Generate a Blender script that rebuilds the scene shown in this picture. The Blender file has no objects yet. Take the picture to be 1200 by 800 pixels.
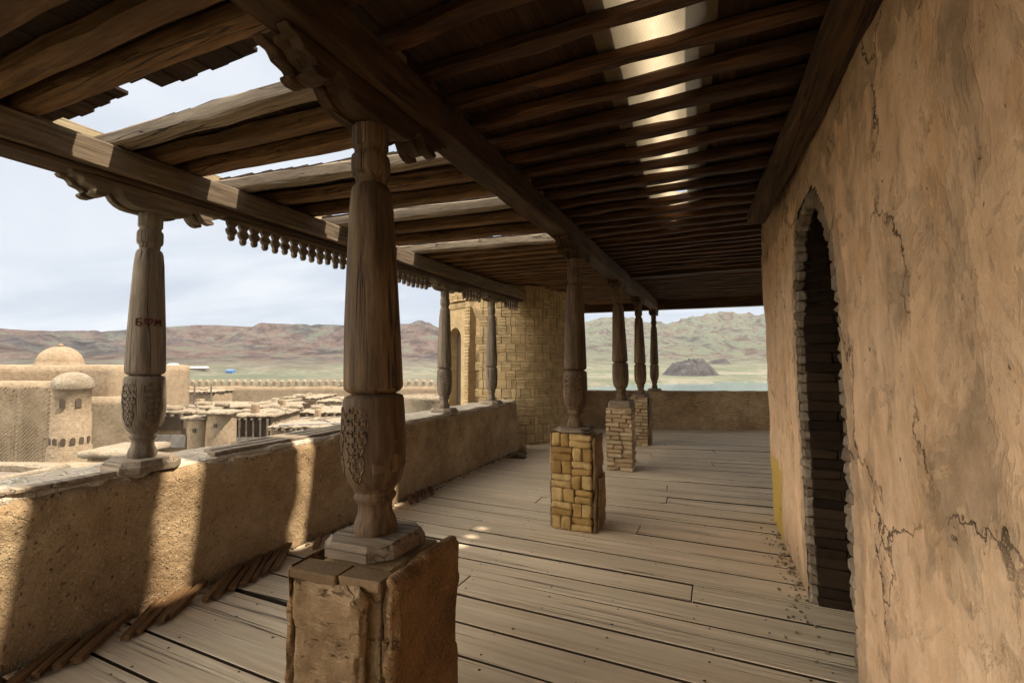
import bpy, math, random
from math import sin, cos, pi, radians, sqrt, atan2, floor
from mathutils import Vector, Matrix, noise
random.seed(11)
S = bpy.context.scene
COL = S.collection
U = random.uniform

# ------------------------------------------------------------------ helpers
def tag(o, label=None, cat=None, group=None, kind=None):
    if label: o['label'] = label
    if cat: o['category'] = cat; o['kind'] = 'thing'
    if group: o['group'] = group
    if kind: o['kind'] = kind
    return o

def thing(name, label, cat, loc=(0, 0, 0), rz=0, group=None):
    o = bpy.data.objects.new(name, None); COL.objects.link(o)
    o.empty_display_size = .1
    o.location = loc; o.rotation_euler = (0, 0, rz)
    return tag(o, label, cat, group)

def nz(p, s, o=0):
    return noise.noise(Vector((p[0]*s+o, p[1]*s+o*1.7, p[2]*s-o)))

def fbm(p, s, n=4, o=0, g=.5):
    a = 1; t = 0
    for i in range(n):
        t += a*nz(p, s, o+i*7.3); a *= g; s *= 2
    return t

class MB:
    def __init__(s): s.v = []; s.f = []; s.m = []; s.sm = []
    def add(s, vs, fs, mi=0, smooth=False):
        b = len(s.v); s.v += [tuple(v) for v in vs]
        for f in fs:
            s.f.append([b+i for i in f]); s.m.append(mi); s.sm.append(smooth)
    def box(s, c, d, R=None, b=0, j=0, mi=0):
        """box centred at c, size d, optional rotation R, chamfer b, corner jitter j"""
        hx, hy, hz = d[0]/2, d[1]/2, d[2]/2
        c = Vector(c)
        J = {}
        def P(x, y, z, k):
            q = Vector((x, y, z))
            if j:
                if k not in J: J[k] = Vector((U(-j, j), U(-j, j), U(-j, j)))
                q = q+J[k]
            if R is not None: q = R @ q
            return q+c
        if b <= 0:
            vs = [P(x*hx, y*hy, z*hz, (x, y, z)) for x in (-1, 1) for y in (-1, 1) for z in (-1, 1)]
            s.add(vs, [(0, 1, 3, 2), (4, 6, 7, 5), (0, 4, 5, 1), (2, 3, 7, 6), (0, 2, 6, 4), (1, 5, 7, 3)], mi)
            return
        b = min(b, hx*.9, hy*.9, hz*.9)
        vs = []; ix = {}
        for x in (-1, 1):
            for y in (-1, 1):
                for z in (-1, 1):
                    for a in range(3):
                        q = [x*hx, y*hy, z*hz]
                        for t in range(3):
                            if t != a: q[t] -= (x, y, z)[t]*b
                        ix[(x, y, z, a)] = len(vs); vs.append(P(*q, (x, y, z)))
        fs = []
        I = lambda x, y, z, a: ix[(x, y, z, a)]
        for sg in (-1, 1):
            q = [I(sg, -1, -1, 0), I(sg, 1, -1, 0), I(sg, 1, 1, 0), I(sg, -1, 1, 0)]; fs.append(q if sg > 0 else q[::-1])
            q = [I(-1, sg, -1, 1), I(-1, sg, 1, 1), I(1, sg, 1, 1), I(1, sg, -1, 1)]; fs.append(q if sg > 0 else q[::-1])
            q = [I(-1, -1, sg, 2), I(1, -1, sg, 2), I(1, 1, sg, 2), I(-1, 1, sg, 2)]; fs.append(q if sg > 0 else q[::-1])
        for a in (-1, 1):
            for e in (-1, 1):
                q = [I(a, e, -1, 0), I(a, e, -1, 1), I(a, e, 1, 1), I(a, e, 1, 0)]; fs.append(q if a*e > 0 else q[::-1])
                q = [I(a, -1, e, 0), I(a, 1, e, 0), I(a, 1, e, 2), I(a, -1, e, 2)]; fs.append(q if a*e > 0 else q[::-1])
                q = [I(-1, a, e, 1), I(-1, a, e, 2), I(1, a, e, 2), I(1, a, e, 1)]; fs.append(q if a*e > 0 else q[::-1])
                for g in (-1, 1):
                    q = [I(a, e, g, 0), I(a, e, g, 1), I(a, e, g, 2)]; fs.append(q if a*e*g > 0 else q[::-1])
        s.add(vs, fs, mi)
    def beam(s, p, q, w, h, seg=1, amp=0, b=.006, mi=0, o=0):
        """rough timber from p to q (w across, h up), chamfered, surface waviness amp"""
        p = Vector(p); q = Vector(q); d = q-p; L = d.length; d /= L
        sd = d.cross(Vector((0, 0, 1))).normalized(); up = sd.cross(d)
        prof = [(-w/2+b, -h/2), (w/2-b, -h/2), (w/2, -h/2+b), (w/2, h/2-b), (w/2-b, h/2), (-w/2+b, h/2), (-w/2, h/2-b), (-w/2, -h/2+b)]
        vs = []
        for i in range(seg+1):
            c = p+d*(L*i/seg)
            for k, (a, e) in enumerate(prof):
                kk = Vector((i*L/seg*3+o, k//2*5.1+o, 0))
                da = amp*noise.noise(kk); de = amp*noise.noise(kk+Vector((9, 3, 4)))
                vs.append(c+sd*(a+da)+up*(e+de))
        fs = []
        for i in range(seg):
            for k in range(8):
                fs.append((i*8+k, i*8+(k+1) % 8, (i+1)*8+(k+1) % 8, (i+1)*8+k)[::-1])
        fs.append(tuple(range(8))); fs.append(tuple(seg*8+k for k in range(8))[::-1])
        s.add(vs, fs, mi)
    def lathe(s, prof, n=32, c=(0, 0, 0), oct=0, mi=0, wob=0, a0=0, a1=2*pi, smooth=True):
        vs = []; full = abs(a1-a0-2*pi) < 1e-6
        N = n if full else n+1
        for (r, z) in prof:
            for k in range(N):
                a = a0+(a1-a0)*k/n
                rr = r*(1+oct*cos(8*a))+wob*noise.noise(Vector((cos(a)*2+z*2.1, sin(a)*2, z*3)))
                vs.append((c[0]+rr*cos(a), c[1]+rr*sin(a), c[2]+z))
        fs = []
        for i in range(len(prof)-1):
            for k in range(n):
                k2 = (k+1) % N
                fs.append((i*N+k, i*N+k2, (i+1)*N+k2, (i+1)*N+k))
        s.add(vs, fs, mi, smooth)
        if full:
            s.add(vs[:N], [tuple(range(N))[::-1]], mi); s.add(vs[-N:], [tuple(range(N))], mi)
    def tube(s, pts, r, n=6, mi=0, taper=None, closed=False):
        pts = [Vector(p) for p in pts]; vs = []; m = len(pts)
        for i, p in enumerate(pts):
            if closed: d = pts[(i+1) % m]-pts[i-1]
            else: d = pts[min(i+1, m-1)]-pts[max(i-1, 0)]
            d.normalize()
            a = d.cross(Vector((0, 0, 1)))
            if a.length < .05: a = d.cross(Vector((1, 0, 0)))
            a.normalize(); e = a.cross(d)
            rr = r if taper is None else r*(1+(taper-1)*i/(m-1))
            for k in range(n):
                t = 2*pi*k/n; vs.append(p+a*cos(t)*rr+e*sin(t)*rr)
        fs = []
        for i in range(m if closed else m-1):
            i2 = (i+1) % m
            for k in range(n): fs.append((i*n+k, i*n+(k+1) % n, i2*n+(k+1) % n, i2*n+k))
        if not closed: fs.append(tuple(range(n))[::-1]); fs.append(tuple((m-1)*n+k for k in range(n)))
        s.add(vs, fs, mi, True)
    def prism(s, poly, h, M, mi=0):
        """polygon (x,y) extruded along z by h, then mapped by matrix M"""
        n = len(poly)
        vs = [M @ Vector((x, y, 0)) for x, y in poly]+[M @ Vector((x, y, h)) for x, y in poly]
        fs = [tuple(range(n))[::-1], tuple(range(n, 2*n))]+[(i, (i+1) % n, n+(i+1) % n, n+i) for i in range(n)]
        s.add(vs, fs, mi)
    def rough(s, lo, hi, res, amp, rnd=.03, sc=4, o=0, mi=0, edge=0, R=None, c=(0, 0, 0)):
        """subdivided rounded box from lo to hi with noisy faces; edge = extra crumbling of the corners"""
        lo = Vector(lo); hi = Vector(hi); d = hi-lo
        n = [max(1, int(round(d[i]/res))) for i in range(3)]
        ix = {}; vs = []; fs = []
        def V(i, j, k):
            key = (i, j, k)
            if key in ix: return ix[key]
            p = Vector((lo[0]+d[0]*i/n[0], lo[1]+d[1]*j/n[1], lo[2]+d[2]*k/n[2]))
            rr = rnd*(1+.7*nz(p, 6, o))
            q = Vector([min(max(p[t], lo[t]+rr), hi[t]-rr) for t in range(3)])
            e = p-q
            if e.length > 1e-6:
                nn = e.normalized(); p = q+nn*rr
            else: nn = Vector((0, 0, 1))
            ne = sum(1 for t in range(3) if abs(e[t]) > 1e-6)
            a = amp*fbm(p, sc, 4, o)
            if edge and ne > 1: a -= edge*max(0, nz(p, 9, o+3)+.2)
            p = p+nn*a
            if R is not None: p = R @ p
            ix[key] = len(vs); vs.append(p+Vector(c)); return ix[key]
        for a in range(3):
            b1, c1 = (a+1) % 3, (a+2) % 3
            for side in (0, n[a]):
                for i in range(n[b1]):
                    for j in range(n[c1]):
                        q = []
                        for (u, w) in ((0, 0), (1, 0), (1, 1), (0, 1)):
                            t = [0, 0, 0]; t[a] = side; t[b1] = i+u; t[c1] = j+w; q.append(V(*t))
                        fs.append(q if side else q[::-1])
        s.add(vs, fs, mi, True)
    def build(s, name, mats, parent=None, bevel=0):
        me = bpy.data.meshes.new(name)
        me.from_pydata(s.v, [], s.f)
        if not isinstance(mats, (list, tuple)): mats = [mats]
        for m in mats: me.materials.append(m)
        me.polygons.foreach_set('material_index', s.m)
        me.polygons.foreach_set('use_smooth', s.sm)
        me.update()
        o = bpy.data.objects.new(name, me); COL.objects.link(o)
        if parent is not None: o.parent = parent
        return o

def copy_tree(o, parent=None):
    c = o.copy(); COL.objects.link(c); c.parent = parent
    for ch in list(o.children): copy_tree(ch, c)
    return c

# ------------------------------------------------------------------ materials
def new_mat(name):
    m = bpy.data.materials.new(name); m.use_nodes = True
    nt = m.node_tree; nt.nodes.clear()
    out = nt.nodes.new('ShaderNodeOutputMaterial'); b = nt.nodes.new('ShaderNodeBsdfPrincipled')
    nt.links.new(b.outputs[0], out.inputs[0])
    b.inputs['Roughness'].default_value = .85
    b.inputs['Specular IOR Level'].default_value = .25
    return m, nt, b
def N(nt, t, **k):
    n = nt.nodes.new('ShaderNode'+t)
    for a, v in k.items():
        if a.startswith('i_'):
            key = a[2:].replace('_', ' ')
            n.inputs[int(key) if key.isdigit() else key].default_value = v
        else: setattr(n, a, v)
    return n
def L(nt, a, b): nt.links.new(a, b)
def coords(nt, scale=(1, 1, 1), rot=(0, 0, 0), rnd=True, src='Object'):
    tc = N(nt, 'TexCoord'); mp = N(nt, 'Mapping'); mp.inputs['Scale'].default_value = scale; mp.inputs['Rotation'].default_value = rot
    if rnd:
        oi = N(nt, 'ObjectInfo'); ad = N(nt, 'VectorMath', operation='MULTIPLY_ADD')
        L(nt, oi.outputs['Random'], ad.inputs[0]); ad.inputs[1].default_value = (37, 53, 71)
        L(nt, tc.outputs[src], ad.inputs[2]); L(nt, ad.outputs[0], mp.inputs[0])
    else: L(nt, tc.outputs[src], mp.inputs[0])
    return mp.outputs[0]
def noise_t(nt, v, scale, detail=5, rough=.6, dist=0):
    n = N(nt, 'TexNoise'); n.inputs['Scale'].default_value = scale; n.inputs['Detail'].default_value = detail
    n.inputs['Roughness'].default_value = rough; n.inputs['Distortion'].default_value = dist
    L(nt, v, n.inputs['Vector']); return n.outputs[0]
def ramp(nt, f, stops, interp='LINEAR'):
    r = N(nt, 'ValToRGB'); r.color_ramp.interpolation = interp
    el = r.color_ramp.elements
    while len(el) < len(stops): el.new(.5)
    for e, (p, c) in zip(el, stops):
        e.position = p
        if not isinstance(c, (tuple, list)): c = (c, c, c)
        e.color = (c[0], c[1], c[2], 1)
    L(nt, f, r.inputs[0]); return r.outputs[0]
def mix(nt, f, a, b, mode='MIX'):
    m = N(nt, 'Mix', data_type='RGBA', blend_type=mode)
    for s_, v in ((0, f), (6, a), (7, b)):
        if isinstance(v, (int, float)): m.inputs[s_].default_value = v
        elif isinstance(v, (tuple, list)): m.inputs[s_].default_value = (v[0], v[1], v[2], 1)
        else: L(nt, v, m.inputs[s_])
    return m.outputs[2]
def math_(nt, op, a, b=0, clamp=False):
    m = N(nt, 'Math', operation=op, use_clamp=clamp)
    for i, v in enumerate((a, b)):
        if isinstance(v, (int, float)): m.inputs[i].default_value = v
        else: L(nt, v, m.inputs[i])
    return m.outputs[0]
def bump(nt, b, h, dist, strength=1, prev=None):
    n = N(nt, 'Bump'); n.inputs['Distance'].default_value = dist; n.inputs['Strength'].default_value = strength
    L(nt, h, n.inputs['Height'])
    if prev is not None: L(nt, prev, n.inputs['Normal'])
    L(nt, n.outputs[0], b.inputs['Normal']); return n.outputs[0]

def wood(name, dark, mid, light, axis='X', rough=.75, stain=.5, grain=1, fine=.35, spec=.25, st_=.07):
    m, nt, b = new_mat(name)
    k = {'X': (st_, 1, 1), 'Y': (1, st_, 1), 'Z': (1, 1, st_)}[axis]
    v = coords(nt, k)
    g1 = noise_t(nt, v, 34*grain, 8, .65, .15)
    g2 = noise_t(nt, v, 110*grain, 4, .6)
    v2 = coords(nt, tuple(min(1, t*4) for t in k))
    st = noise_t(nt, v2, 2.6, 5, .65, .4)
    c = ramp(nt, g1, [(.28, dark), (.5, mid), (.75, light)])
    c = mix(nt, fine, c, ramp(nt, g2, [(.3, .25), (.7, 1.0)]), 'MULTIPLY')
    sm = ramp(nt, st, [(.38, 1), (.6, 0)])
    c = mix(nt, math_(nt, 'MULTIPLY', sm, stain), c, tuple(t*.35 for t in dark))
    # drying cracks along the grain
    v3 = coords(nt, tuple(t*(.35 if t < .5 else 1) for t in k))
    ck = noise_t(nt, v3, 16*grain, 3, .5, .5)
    cr = ramp(nt, math_(nt, 'ABSOLUTE', math_(nt, 'SUBTRACT', ck, .5)), [(.0, 1), (.017, 0)])
    cr = math_(nt, 'MULTIPLY', cr, ramp(nt, st, [(.45, 0), (.6, 1)]))
    c = mix(nt, cr, c, (.02, .012, .008))
    L(nt, c, b.inputs['Base Color'])
    b.inputs['Roughness'].default_value = rough; b.inputs['Specular IOR Level'].default_value = spec
    h = math_(nt, 'SUBTRACT', math_(nt, 'ADD', g1, math_(nt, 'MULTIPLY', g2, .4)), math_(nt, 'MULTIPLY', cr, 2.5))
    bump(nt, b, h, .004, .9)
    return m

def mud(name, c1, c2, c3, scale=1, straw=1, bd=.012, cracks=.5):
    """clay-and-straw render"""
    m, nt, b = new_mat(name)
    v = coords(nt, rnd=True)
    a = noise_t(nt, v, 1.6*scale, 6, .65, .3); d = noise_t(nt, v, 9*scale, 7, .66); e = noise_t(nt, v, 60*scale, 4, .7)
    c = ramp(nt, a, [(.3, c1), (.52, c2), (.72, c3)])
    c = mix(nt, .5, c, ramp(nt, d, [(.3, .45), (.62, 1.0)]), 'MULTIPLY')
    h = math_(nt, 'ADD', math_(nt, 'MULTIPLY', d, 1.5), math_(nt, 'MULTIPLY', e, .14))
    sts = None
    for r, sc in (((.4, .5, .9), (6, 55, 48)), ((1.3, -.4, .2), (7, 60, 52)), ((.2, .3, 2.2), (6, 58, 58))):
        vv = coords(nt, tuple(t*scale for t in sc), r)
        s_ = ramp(nt, noise_t(nt, vv, 1, 2, .5), [(.60, 0), (.68, 1)])
        sts = s_ if sts is None else math_(nt, 'MAXIMUM', sts, s_)
    c = mix(nt, math_(nt, 'MULTIPLY', sts, .5*straw), c, tuple(min(1, t*1.5+.03) for t in c3))
    h = math_(nt, 'ADD', h, math_(nt, 'MULTIPLY', sts, .5*straw))
    pit = ramp(nt, noise_t(nt, v, 17*scale, 4, .6), [(.27, 1), (.33, 0)])
    c = mix(nt, math_(nt, 'MULTIPLY', pit, .75), c, tuple(t*.3 for t in c1))
    gr = ramp(nt, noise_t(nt, coords(nt, tuple(t*scale for t in (7, 38, 34)), (.9, .7, .2)), 1, 3, .6), [(.30, 1), (.37, 0)])
    c = mix(nt, math_(nt, 'MULTIPLY', gr, .6), c, tuple(t*.35 for t in c1)); pit = math_(nt, 'MAXIMUM', pit, math_(nt, 'MULTIPLY', gr, .8))
    h = math_(nt, 'SUBTRACT', h, math_(nt, 'MULTIPLY', pit, .8))
    if cracks:
        dv = N(nt, 'VectorMath', operation='MULTIPLY_ADD'); nn = N(nt, 'TexNoise'); nn.inputs['Scale'].default_value = 3; nn.inputs['Detail'].default_value = 5
        L(nt, v, nn.inputs['Vector']); L(nt, nn.outputs['Color'], dv.inputs[0]); dv.inputs[1].default_value = (.35, .35, .35); L(nt, v, dv.inputs[2])
        vo = N(nt, 'TexVoronoi', feature='DISTANCE_TO_EDGE'); vo.inputs['Scale'].default_value = 1.7*scale; L(nt, dv.outputs[0], vo.inputs['Vector'])
        k = ramp(nt, vo.outputs['Distance'], [(0, 1), (.012, 0)])
        k = math_(nt, 'MULTIPLY', k, ramp(nt, a, [(.45, 0), (.6, cracks)]))
        c = mix(nt, k, c, tuple(t*.25 for t in c1)); h = math_(nt, 'SUBTRACT', h, math_(nt, 'MULTIPLY', k, 1.5))
    L(nt, c, b.inputs['Base Color']); b.inputs['Roughness'].default_value = .95; b.inputs['Specular IOR Level'].default_value = .1
    bump(nt, b, h, bd, .9)
    return m

def brick(name, c1, c2, c3, sc=1, bd=.006):
    m, nt, b = new_mat(name)
    v = coords(nt, rnd=False)
    gi = N(nt, 'NewGeometry')
    a = noise_t(nt, v, 6*sc, 5, .7); d = noise_t(nt, v, 45*sc, 5, .7)
    isl = gi.outputs['Random Per Island']
    c = ramp(nt, isl, [(0, c1), (.5, c2), (1, c3)])
    c = mix(nt, .6, c, ramp(nt, a, [(.3, .45), (.62, 1.05)]), 'MULTIPLY')
    c = mix(nt, .35, c, ramp(nt, d, [(.3, .4), (.6, 1)]), 'MULTIPLY')
    L(nt, c, b.inputs['Base Color']); b.inputs['Roughness'].default_value = .92; b.inputs['Specular IOR Level'].default_value = .15
    bump(nt, b, math_(nt, 'ADD', a, math_(nt, 'MULTIPLY', d, .6)), bd, .9)
    return m

M = {}
M['col'] = wood('weathered_column_wood', (.055, .029, .012), (.155, .09, .041), (.30, .195, .10), 'Z', .75, .6, .8)
M['colpale'] = wood('bleached_column_wood', (.10, .072, .046), (.22, .165, .11), (.35, .275, .19), 'Z', .85, .3, .8)
M['slab'] = wood('weathered_slab_wood', (.17, .12, .075), (.33, .25, .165), (.46, .365, .255), 'X', .85, .35)
M['joist'] = wood('roof_timber', (.032, .012, .004), (.092, .038, .012), (.19, .09, .032), 'X', .62, .7)
M['joistwarm'] = wood('warm_roof_timber', (.085, .038, .012), (.215, .11, .042), (.36, .21, .092), 'X', .7, .6)  # lighter copy of roof timber; bounce light on left joists put into colour
M['slabdark'] = wood('dark_slab_wood', (.10, .068, .04), (.21, .15, .094), (.33, .25, .165), 'X', .8, .35)
M['beamY'] = wood('roof_beam_timber', (.035, .017, .007), (.085, .045, .019), (.17, .098, .046), 'Y', .75, .6)
M['edge'] = wood('edge_beam_timber', (.085, .055, .03), (.22, .155, .092), (.36, .27, .175), 'Y', .8, .45)
M['deck'] = wood('roof_deck_timber', (.022, .010, .004), (.05, .024, .009), (.10, .052, .022), 'Y', .8, .6)
M['fascia'] = wood('fascia_timber', (.26, .19, .10), (.45, .34, .19), (.58, .46, .29), 'Y', .8, .25)
M['floor'] = wood('floor_timber', (.55, .405, .245), (.73, .57, .375), (.82, .68, .48), 'X', .72, .35, .8, .2, spec=.3, st_=.03)
M['nail'] = new_mat('nail_iron')[0]; M['nail'].node_tree.nodes['Principled BSDF'].inputs['Base Color'].default_value = (.05, .03, .02, 1)
M['edge_dirt_shade'] = new_mat('grimy_shaded_plank_edge')[0]; M['edge_dirt_shade'].node_tree.nodes['Principled BSDF'].inputs['Base Color'].default_value = (.045, .028, .015, 1)  # grime on plank sides, darkened further so the gaps read as shaded
M['dirt'] = mud('dirt', (.12, .08, .045), (.2, .14, .08), (.3, .21, .13), 1, .5)
M['mud'] = mud('clay_straw', (.24, .145, .07), (.40, .265, .14), (.54, .395, .225), 1, .55, .026, .12)
M['mudtop'] = mud('skylit_clay', (.48, .37, .25), (.62, .50, .36), (.72, .61, .47), 1, 1, .016)  # pale tone paints skylight onto the parapet top
M['mudgrey'] = mud('grey_clay', (.15, .09, .042), (.26, .165, .085), (.37, .25, .14), 1.6, .3, .016, .4)
M['mudbrown'] = mud('brown_clay', (.12, .065, .028), (.22, .125, .055), (.32, .195, .095), 1.3, .5, .02, .3)
M['brick_yellow'] = brick('yellow_brick', (.25, .135, .04), (.39, .24, .08), (.52, .355, .15), 1, .012)
M['brick_tan'] = brick('tan_brick', (.30, .20, .105), (.40, .28, .155), (.48, .36, .21))
M['brick_tower'] = brick('tower_brick', (.44, .30, .14), (.50, .35, .175), (.56, .405, .21), .8)
M['brick_brown'] = brick('brown_brick', (.09, .05, .022), (.15, .09, .042), (.21, .135, .068))
M['brick_dark'] = brick('dark_brick', (.018, .010, .005), (.030, .017, .008), (.048, .028, .014))  # near-black, carrying the doorway's inner shade in the brick colour
M['brick_grey'] = brick('grey_cut_brick', (.15, .105, .065), (.22, .165, .11), (.30, .235, .16), 1, .008)
M['joint'] = mud('mortar', (.30, .20, .10), (.38, .26, .135), (.45, .315, .17), 2, .3)
M['town'] = mud('town_clay', (.30, .215, .13), (.39, .285, .18), (.46, .35, .23), .5, .3, .05, .2)
M['townroof'] = mud('town_roof_clay', (.34, .26, .17), (.45, .355, .245), (.53, .435, .315), .7, 1, .08, .1)
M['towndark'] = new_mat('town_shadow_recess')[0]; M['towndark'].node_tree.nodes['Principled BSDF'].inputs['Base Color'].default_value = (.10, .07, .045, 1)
M['townwood'] = wood('town_timber', (.16, .12, .085), (.28, .22, .16), (.40, .33, .25), 'Z', .85, .3)
M['townpale'] = wood('town_pale_timber', (.38, .34, .29), (.50, .45, .39), (.60, .55, .48), 'Z', .85, .2)

def plaster():
    m, nt, b = new_mat('old_wall_plaster')
    v = coords(nt, rnd=False)
    a = noise_t(nt, v, 1.1, 6, .6, .3); d = noise_t(nt, v, 9, 6, .7); e = noise_t(nt, v, 55, 5, .7)
    base = ramp(nt, a, [(.3, (.54, .31, .155)), (.5, (.70, .43, .225)), (.7, (.78, .52, .30))])
    # peeled skim coat showing grey-brown clay
    vs = coords(nt, (1, 1.25, .8), rnd=False)
    p = noise_t(nt, vs, 2.3, 9, .62, .5)
    sep = N(nt, 'SeparateXYZ'); tc = N(nt, 'TexCoord'); L(nt, tc.outputs['Object'], sep.inputs[0])
    near = math_(nt, 'MULTIPLY', math_(nt, 'SUBTRACT', 2.0, sep.outputs['Y']), .05)
    p_ = math_(nt, 'ADD', p, math_(nt, 'MULTIPLY', math_(nt, 'SUBTRACT', d, .5), .10))
    peel = ramp(nt, math_(nt, 'ADD', p_, near), [(.545, 0), (.56, .45), (.60, .6), (.612, 1)])
    p2 = noise_t(nt, vs, 5.5, 8, .66, .8)
    spots = ramp(nt, math_(nt, 'ADD', p2, math_(nt, 'MULTIPLY', math_(nt, 'SUBTRACT', e, .5), .06)), [(.585, 0), (.60, .35), (.65, .45), (.67, .9)])
    peel = math_(nt, 'MAXIMUM', peel, spots)
    # bare rough clay round the arch: distance to arch axis
    dy = math_(nt, 'ABSOLUTE', math_(nt, 'SUBTRACT', sep.outputs['Y'], 3.08))
    dz = math_(nt, 'MAXIMUM', math_(nt, 'SUBTRACT', sep.outputs['Z'], 1.75), 0)
    dd = math_(nt, 'SQRT', math_(nt, 'ADD', math_(nt, 'POWER', dy, 2), math_(nt, 'MULTIPLY', math_(nt, 'POWER', dz, 2), .55)))
    ring = ramp(nt, math_(nt, 'ADD', dd, math_(nt, 'MULTIPLY', math_(nt, 'SUBTRACT', d, .5), .14)), [(.68, 1), (.70, 0)])
    top = ramp(nt, math_(nt, 'ADD', sep.outputs['Z'], math_(nt, 'MULTIPLY', math_(nt, 'SUBTRACT', p2, .5), .5)), [(.0, 0), (1, 1)])
    topm = math_(nt, 'GREATER_THAN', math_(nt, 'ADD', sep.outputs['Z'], math_(nt, 'MULTIPLY', math_(nt, 'SUBTRACT', p2, .5), .6)), 2.56)
    bare = math_(nt, 'MAXIMUM', math_(nt, 'MULTIPLY', ring, .85), math_(nt, 'MULTIPLY', topm, .9))
    peel = math_(nt, 'MAXIMUM', peel, bare)
    clay = ramp(nt, d, [(.3, (.20, .13, .07)), (.6, (.33, .235, .14)), (.8, (.40, .30, .19))])
    coat = ramp(nt, noise_t(nt, coords(nt, (1, 1.1, .7), (.3, 0, 0), rnd=False), 3.1, 10, .68, .3), [(.40, 0), (.455, .8), (.56, .35), (.60, .9)])
    base = mix(nt, math_(nt, 'MULTIPLY', coat, .5), base, (.88, .635, .42))
    runs = noise_t(nt, coords(nt, (1, 6, .5), rnd=False), 2.2, 6, .65)
    base = mix(nt, .28, base, ramp(nt, runs, [(.34, (.50, .44, .36)), (.58, (1, 1, 1))]), 'MULTIPLY')
    c = mix(nt, math_(nt, 'MULTIPLY', peel, .62), base, clay)
    grime = math_(nt, 'MULTIPLY', ramp(nt, sep.outputs['Z'], [(0, 1), (.35, 0)]), ramp(nt, d, [(.35, .2), (.6, .8)]))
    c = mix(nt, grime, c, (.26, .18, .10))
    c = mix(nt, .5, c, ramp(nt, d, [(.3, .55), (.6, 1)]), 'MULTIPLY')
    # old yellow paint low on the far corner
    yl = math_(nt, 'ADD', math_(nt, 'MULTIPLY', sep.outputs['Y'], 1), math_(nt, 'MULTIPLY', math_(nt, 'SUBTRACT', p2, .5), .8))
    zl = math_(nt, 'ADD', sep.outputs['Z'], math_(nt, 'MULTIPLY', math_(nt, 'SUBTRACT', p2, .5), .35))
    ym = math_(nt, 'MULTIPLY', math_(nt, 'GREATER_THAN', yl, 4.72), math_(nt, 'LESS_THAN', zl, .66))
    c = mix(nt, math_(nt, 'MULTIPLY', ym, .85), c, (.52, .33, .05))
    # cracks
    nn = N(nt, 'TexNoise'); nn.inputs['Scale'].default_value = 2.6; nn.inputs['Detail'].default_value = 7; nn.inputs['Roughness'].default_value = .65
    L(nt, v, nn.inputs['Vector']); dv = N(nt, 'VectorMath', operation='MULTIPLY_ADD'); L(nt, nn.outputs['Color'], dv.inputs[0]); dv.inputs[1].default_value = (.5, .5, .5)
    L(nt, coords(nt, (1, 1, .6), rnd=False), dv.inputs[2])
    vo = N(nt, 'TexVoronoi', feature='DISTANCE_TO_EDGE'); vo.inputs['Scale'].default_value = 1.15; L(nt, dv.outputs[0], vo.inputs['Vector'])
    k = ramp(nt, vo.outputs['Distance'], [(0, 1), (.0032, .75), (.008, 0)])
    k = math_(nt, 'MULTIPLY', k, ramp(nt, noise_t(nt, v, 1.7, 3, .5), [(.40, 0), (.50, 1)]))
    c = mix(nt, k, c, (.07, .045, .025))
    pit = ramp(nt, noise_t(nt, v, 24, 2, .5), [(.23, 1), (.27, 0)])
    c = mix(nt, math_(nt, 'MULTIPLY', pit, .75), c, (.10, .065, .035))
    L(nt, c, b.inputs['Base Color']); b.inputs['Roughness'].default_value = .9; b.inputs['Specular IOR Level'].default_value = .15
    h = math_(nt, 'SUBTRACT', math_(nt, 'ADD', math_(nt, 'ADD', math_(nt, 'MULTIPLY', d, .8), math_(nt, 'MULTIPLY', e, .25)), math_(nt, 'MULTIPLY', coat, .35)), math_(nt, 'ADD', math_(nt, 'MULTIPLY', peel, .5), math_(nt, 'MULTIPLY', math_(nt, 'ADD', k, pit), .9)))
    pv = bump(nt, b, h, .010, .9)
    return m
M['plaster'] = plaster()
M['passage_shade'] = mud('passage_shade_clay', (.012, .007, .004), (.026, .015, .008), (.045, .027, .014), 1, .3)  # shade of the unlit passage put into the clay's colour

def mat_reed():
    m, nt, b = new_mat('thin_woven_matting')
    out = nt.nodes['Material Output']
    v = coords(nt, rnd=False)
    w1 = N(nt, 'TexWave', bands_direction='X'); w1.inputs['Scale'].default_value = 60; w1.inputs['Distortion'].default_value = 1.5; L(nt, v, w1.inputs['Vector'])
    w2 = N(nt, 'TexWave', bands_direction='DIAGONAL'); w2.inputs['Scale'].default_value = 48; w2.inputs['Distortion'].default_value = 2; L(nt, v, w2.inputs['Vector'])
    wv = math_(nt, 'MULTIPLY', w1.outputs['Fac'], w2.outputs['Fac'])
    n = noise_t(nt, v, 7, 4, .6)
    c = mix(nt, wv, (.42, .32, .19), (.85, .74, .54)); c = mix(nt, .5, c, ramp(nt, n, [(.3, .5), (.6, 1)]), 'MULTIPLY')
    L(nt, c, b.inputs['Base Color'])
    L(nt, mix(nt, .82, c, (.035, .018, .007)), b.inputs['Base Color'])
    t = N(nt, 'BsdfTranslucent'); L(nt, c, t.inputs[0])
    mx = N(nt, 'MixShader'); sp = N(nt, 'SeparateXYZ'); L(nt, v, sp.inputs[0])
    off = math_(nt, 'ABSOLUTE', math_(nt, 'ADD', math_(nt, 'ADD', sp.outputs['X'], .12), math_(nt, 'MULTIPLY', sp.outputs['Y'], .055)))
    thin = ramp(nt, math_(nt, 'ADD', off, math_(nt, 'MULTIPLY', math_(nt, 'SUBTRACT', n, .5), .16)), [(.02, .9), (.10, .32), (.22, .015)])  # soft falloff of the glow is put into the mat's transmission
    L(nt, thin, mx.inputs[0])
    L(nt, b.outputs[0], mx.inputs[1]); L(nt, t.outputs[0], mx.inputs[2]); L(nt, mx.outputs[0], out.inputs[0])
    return m
M['reed'] = mat_reed()

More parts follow.
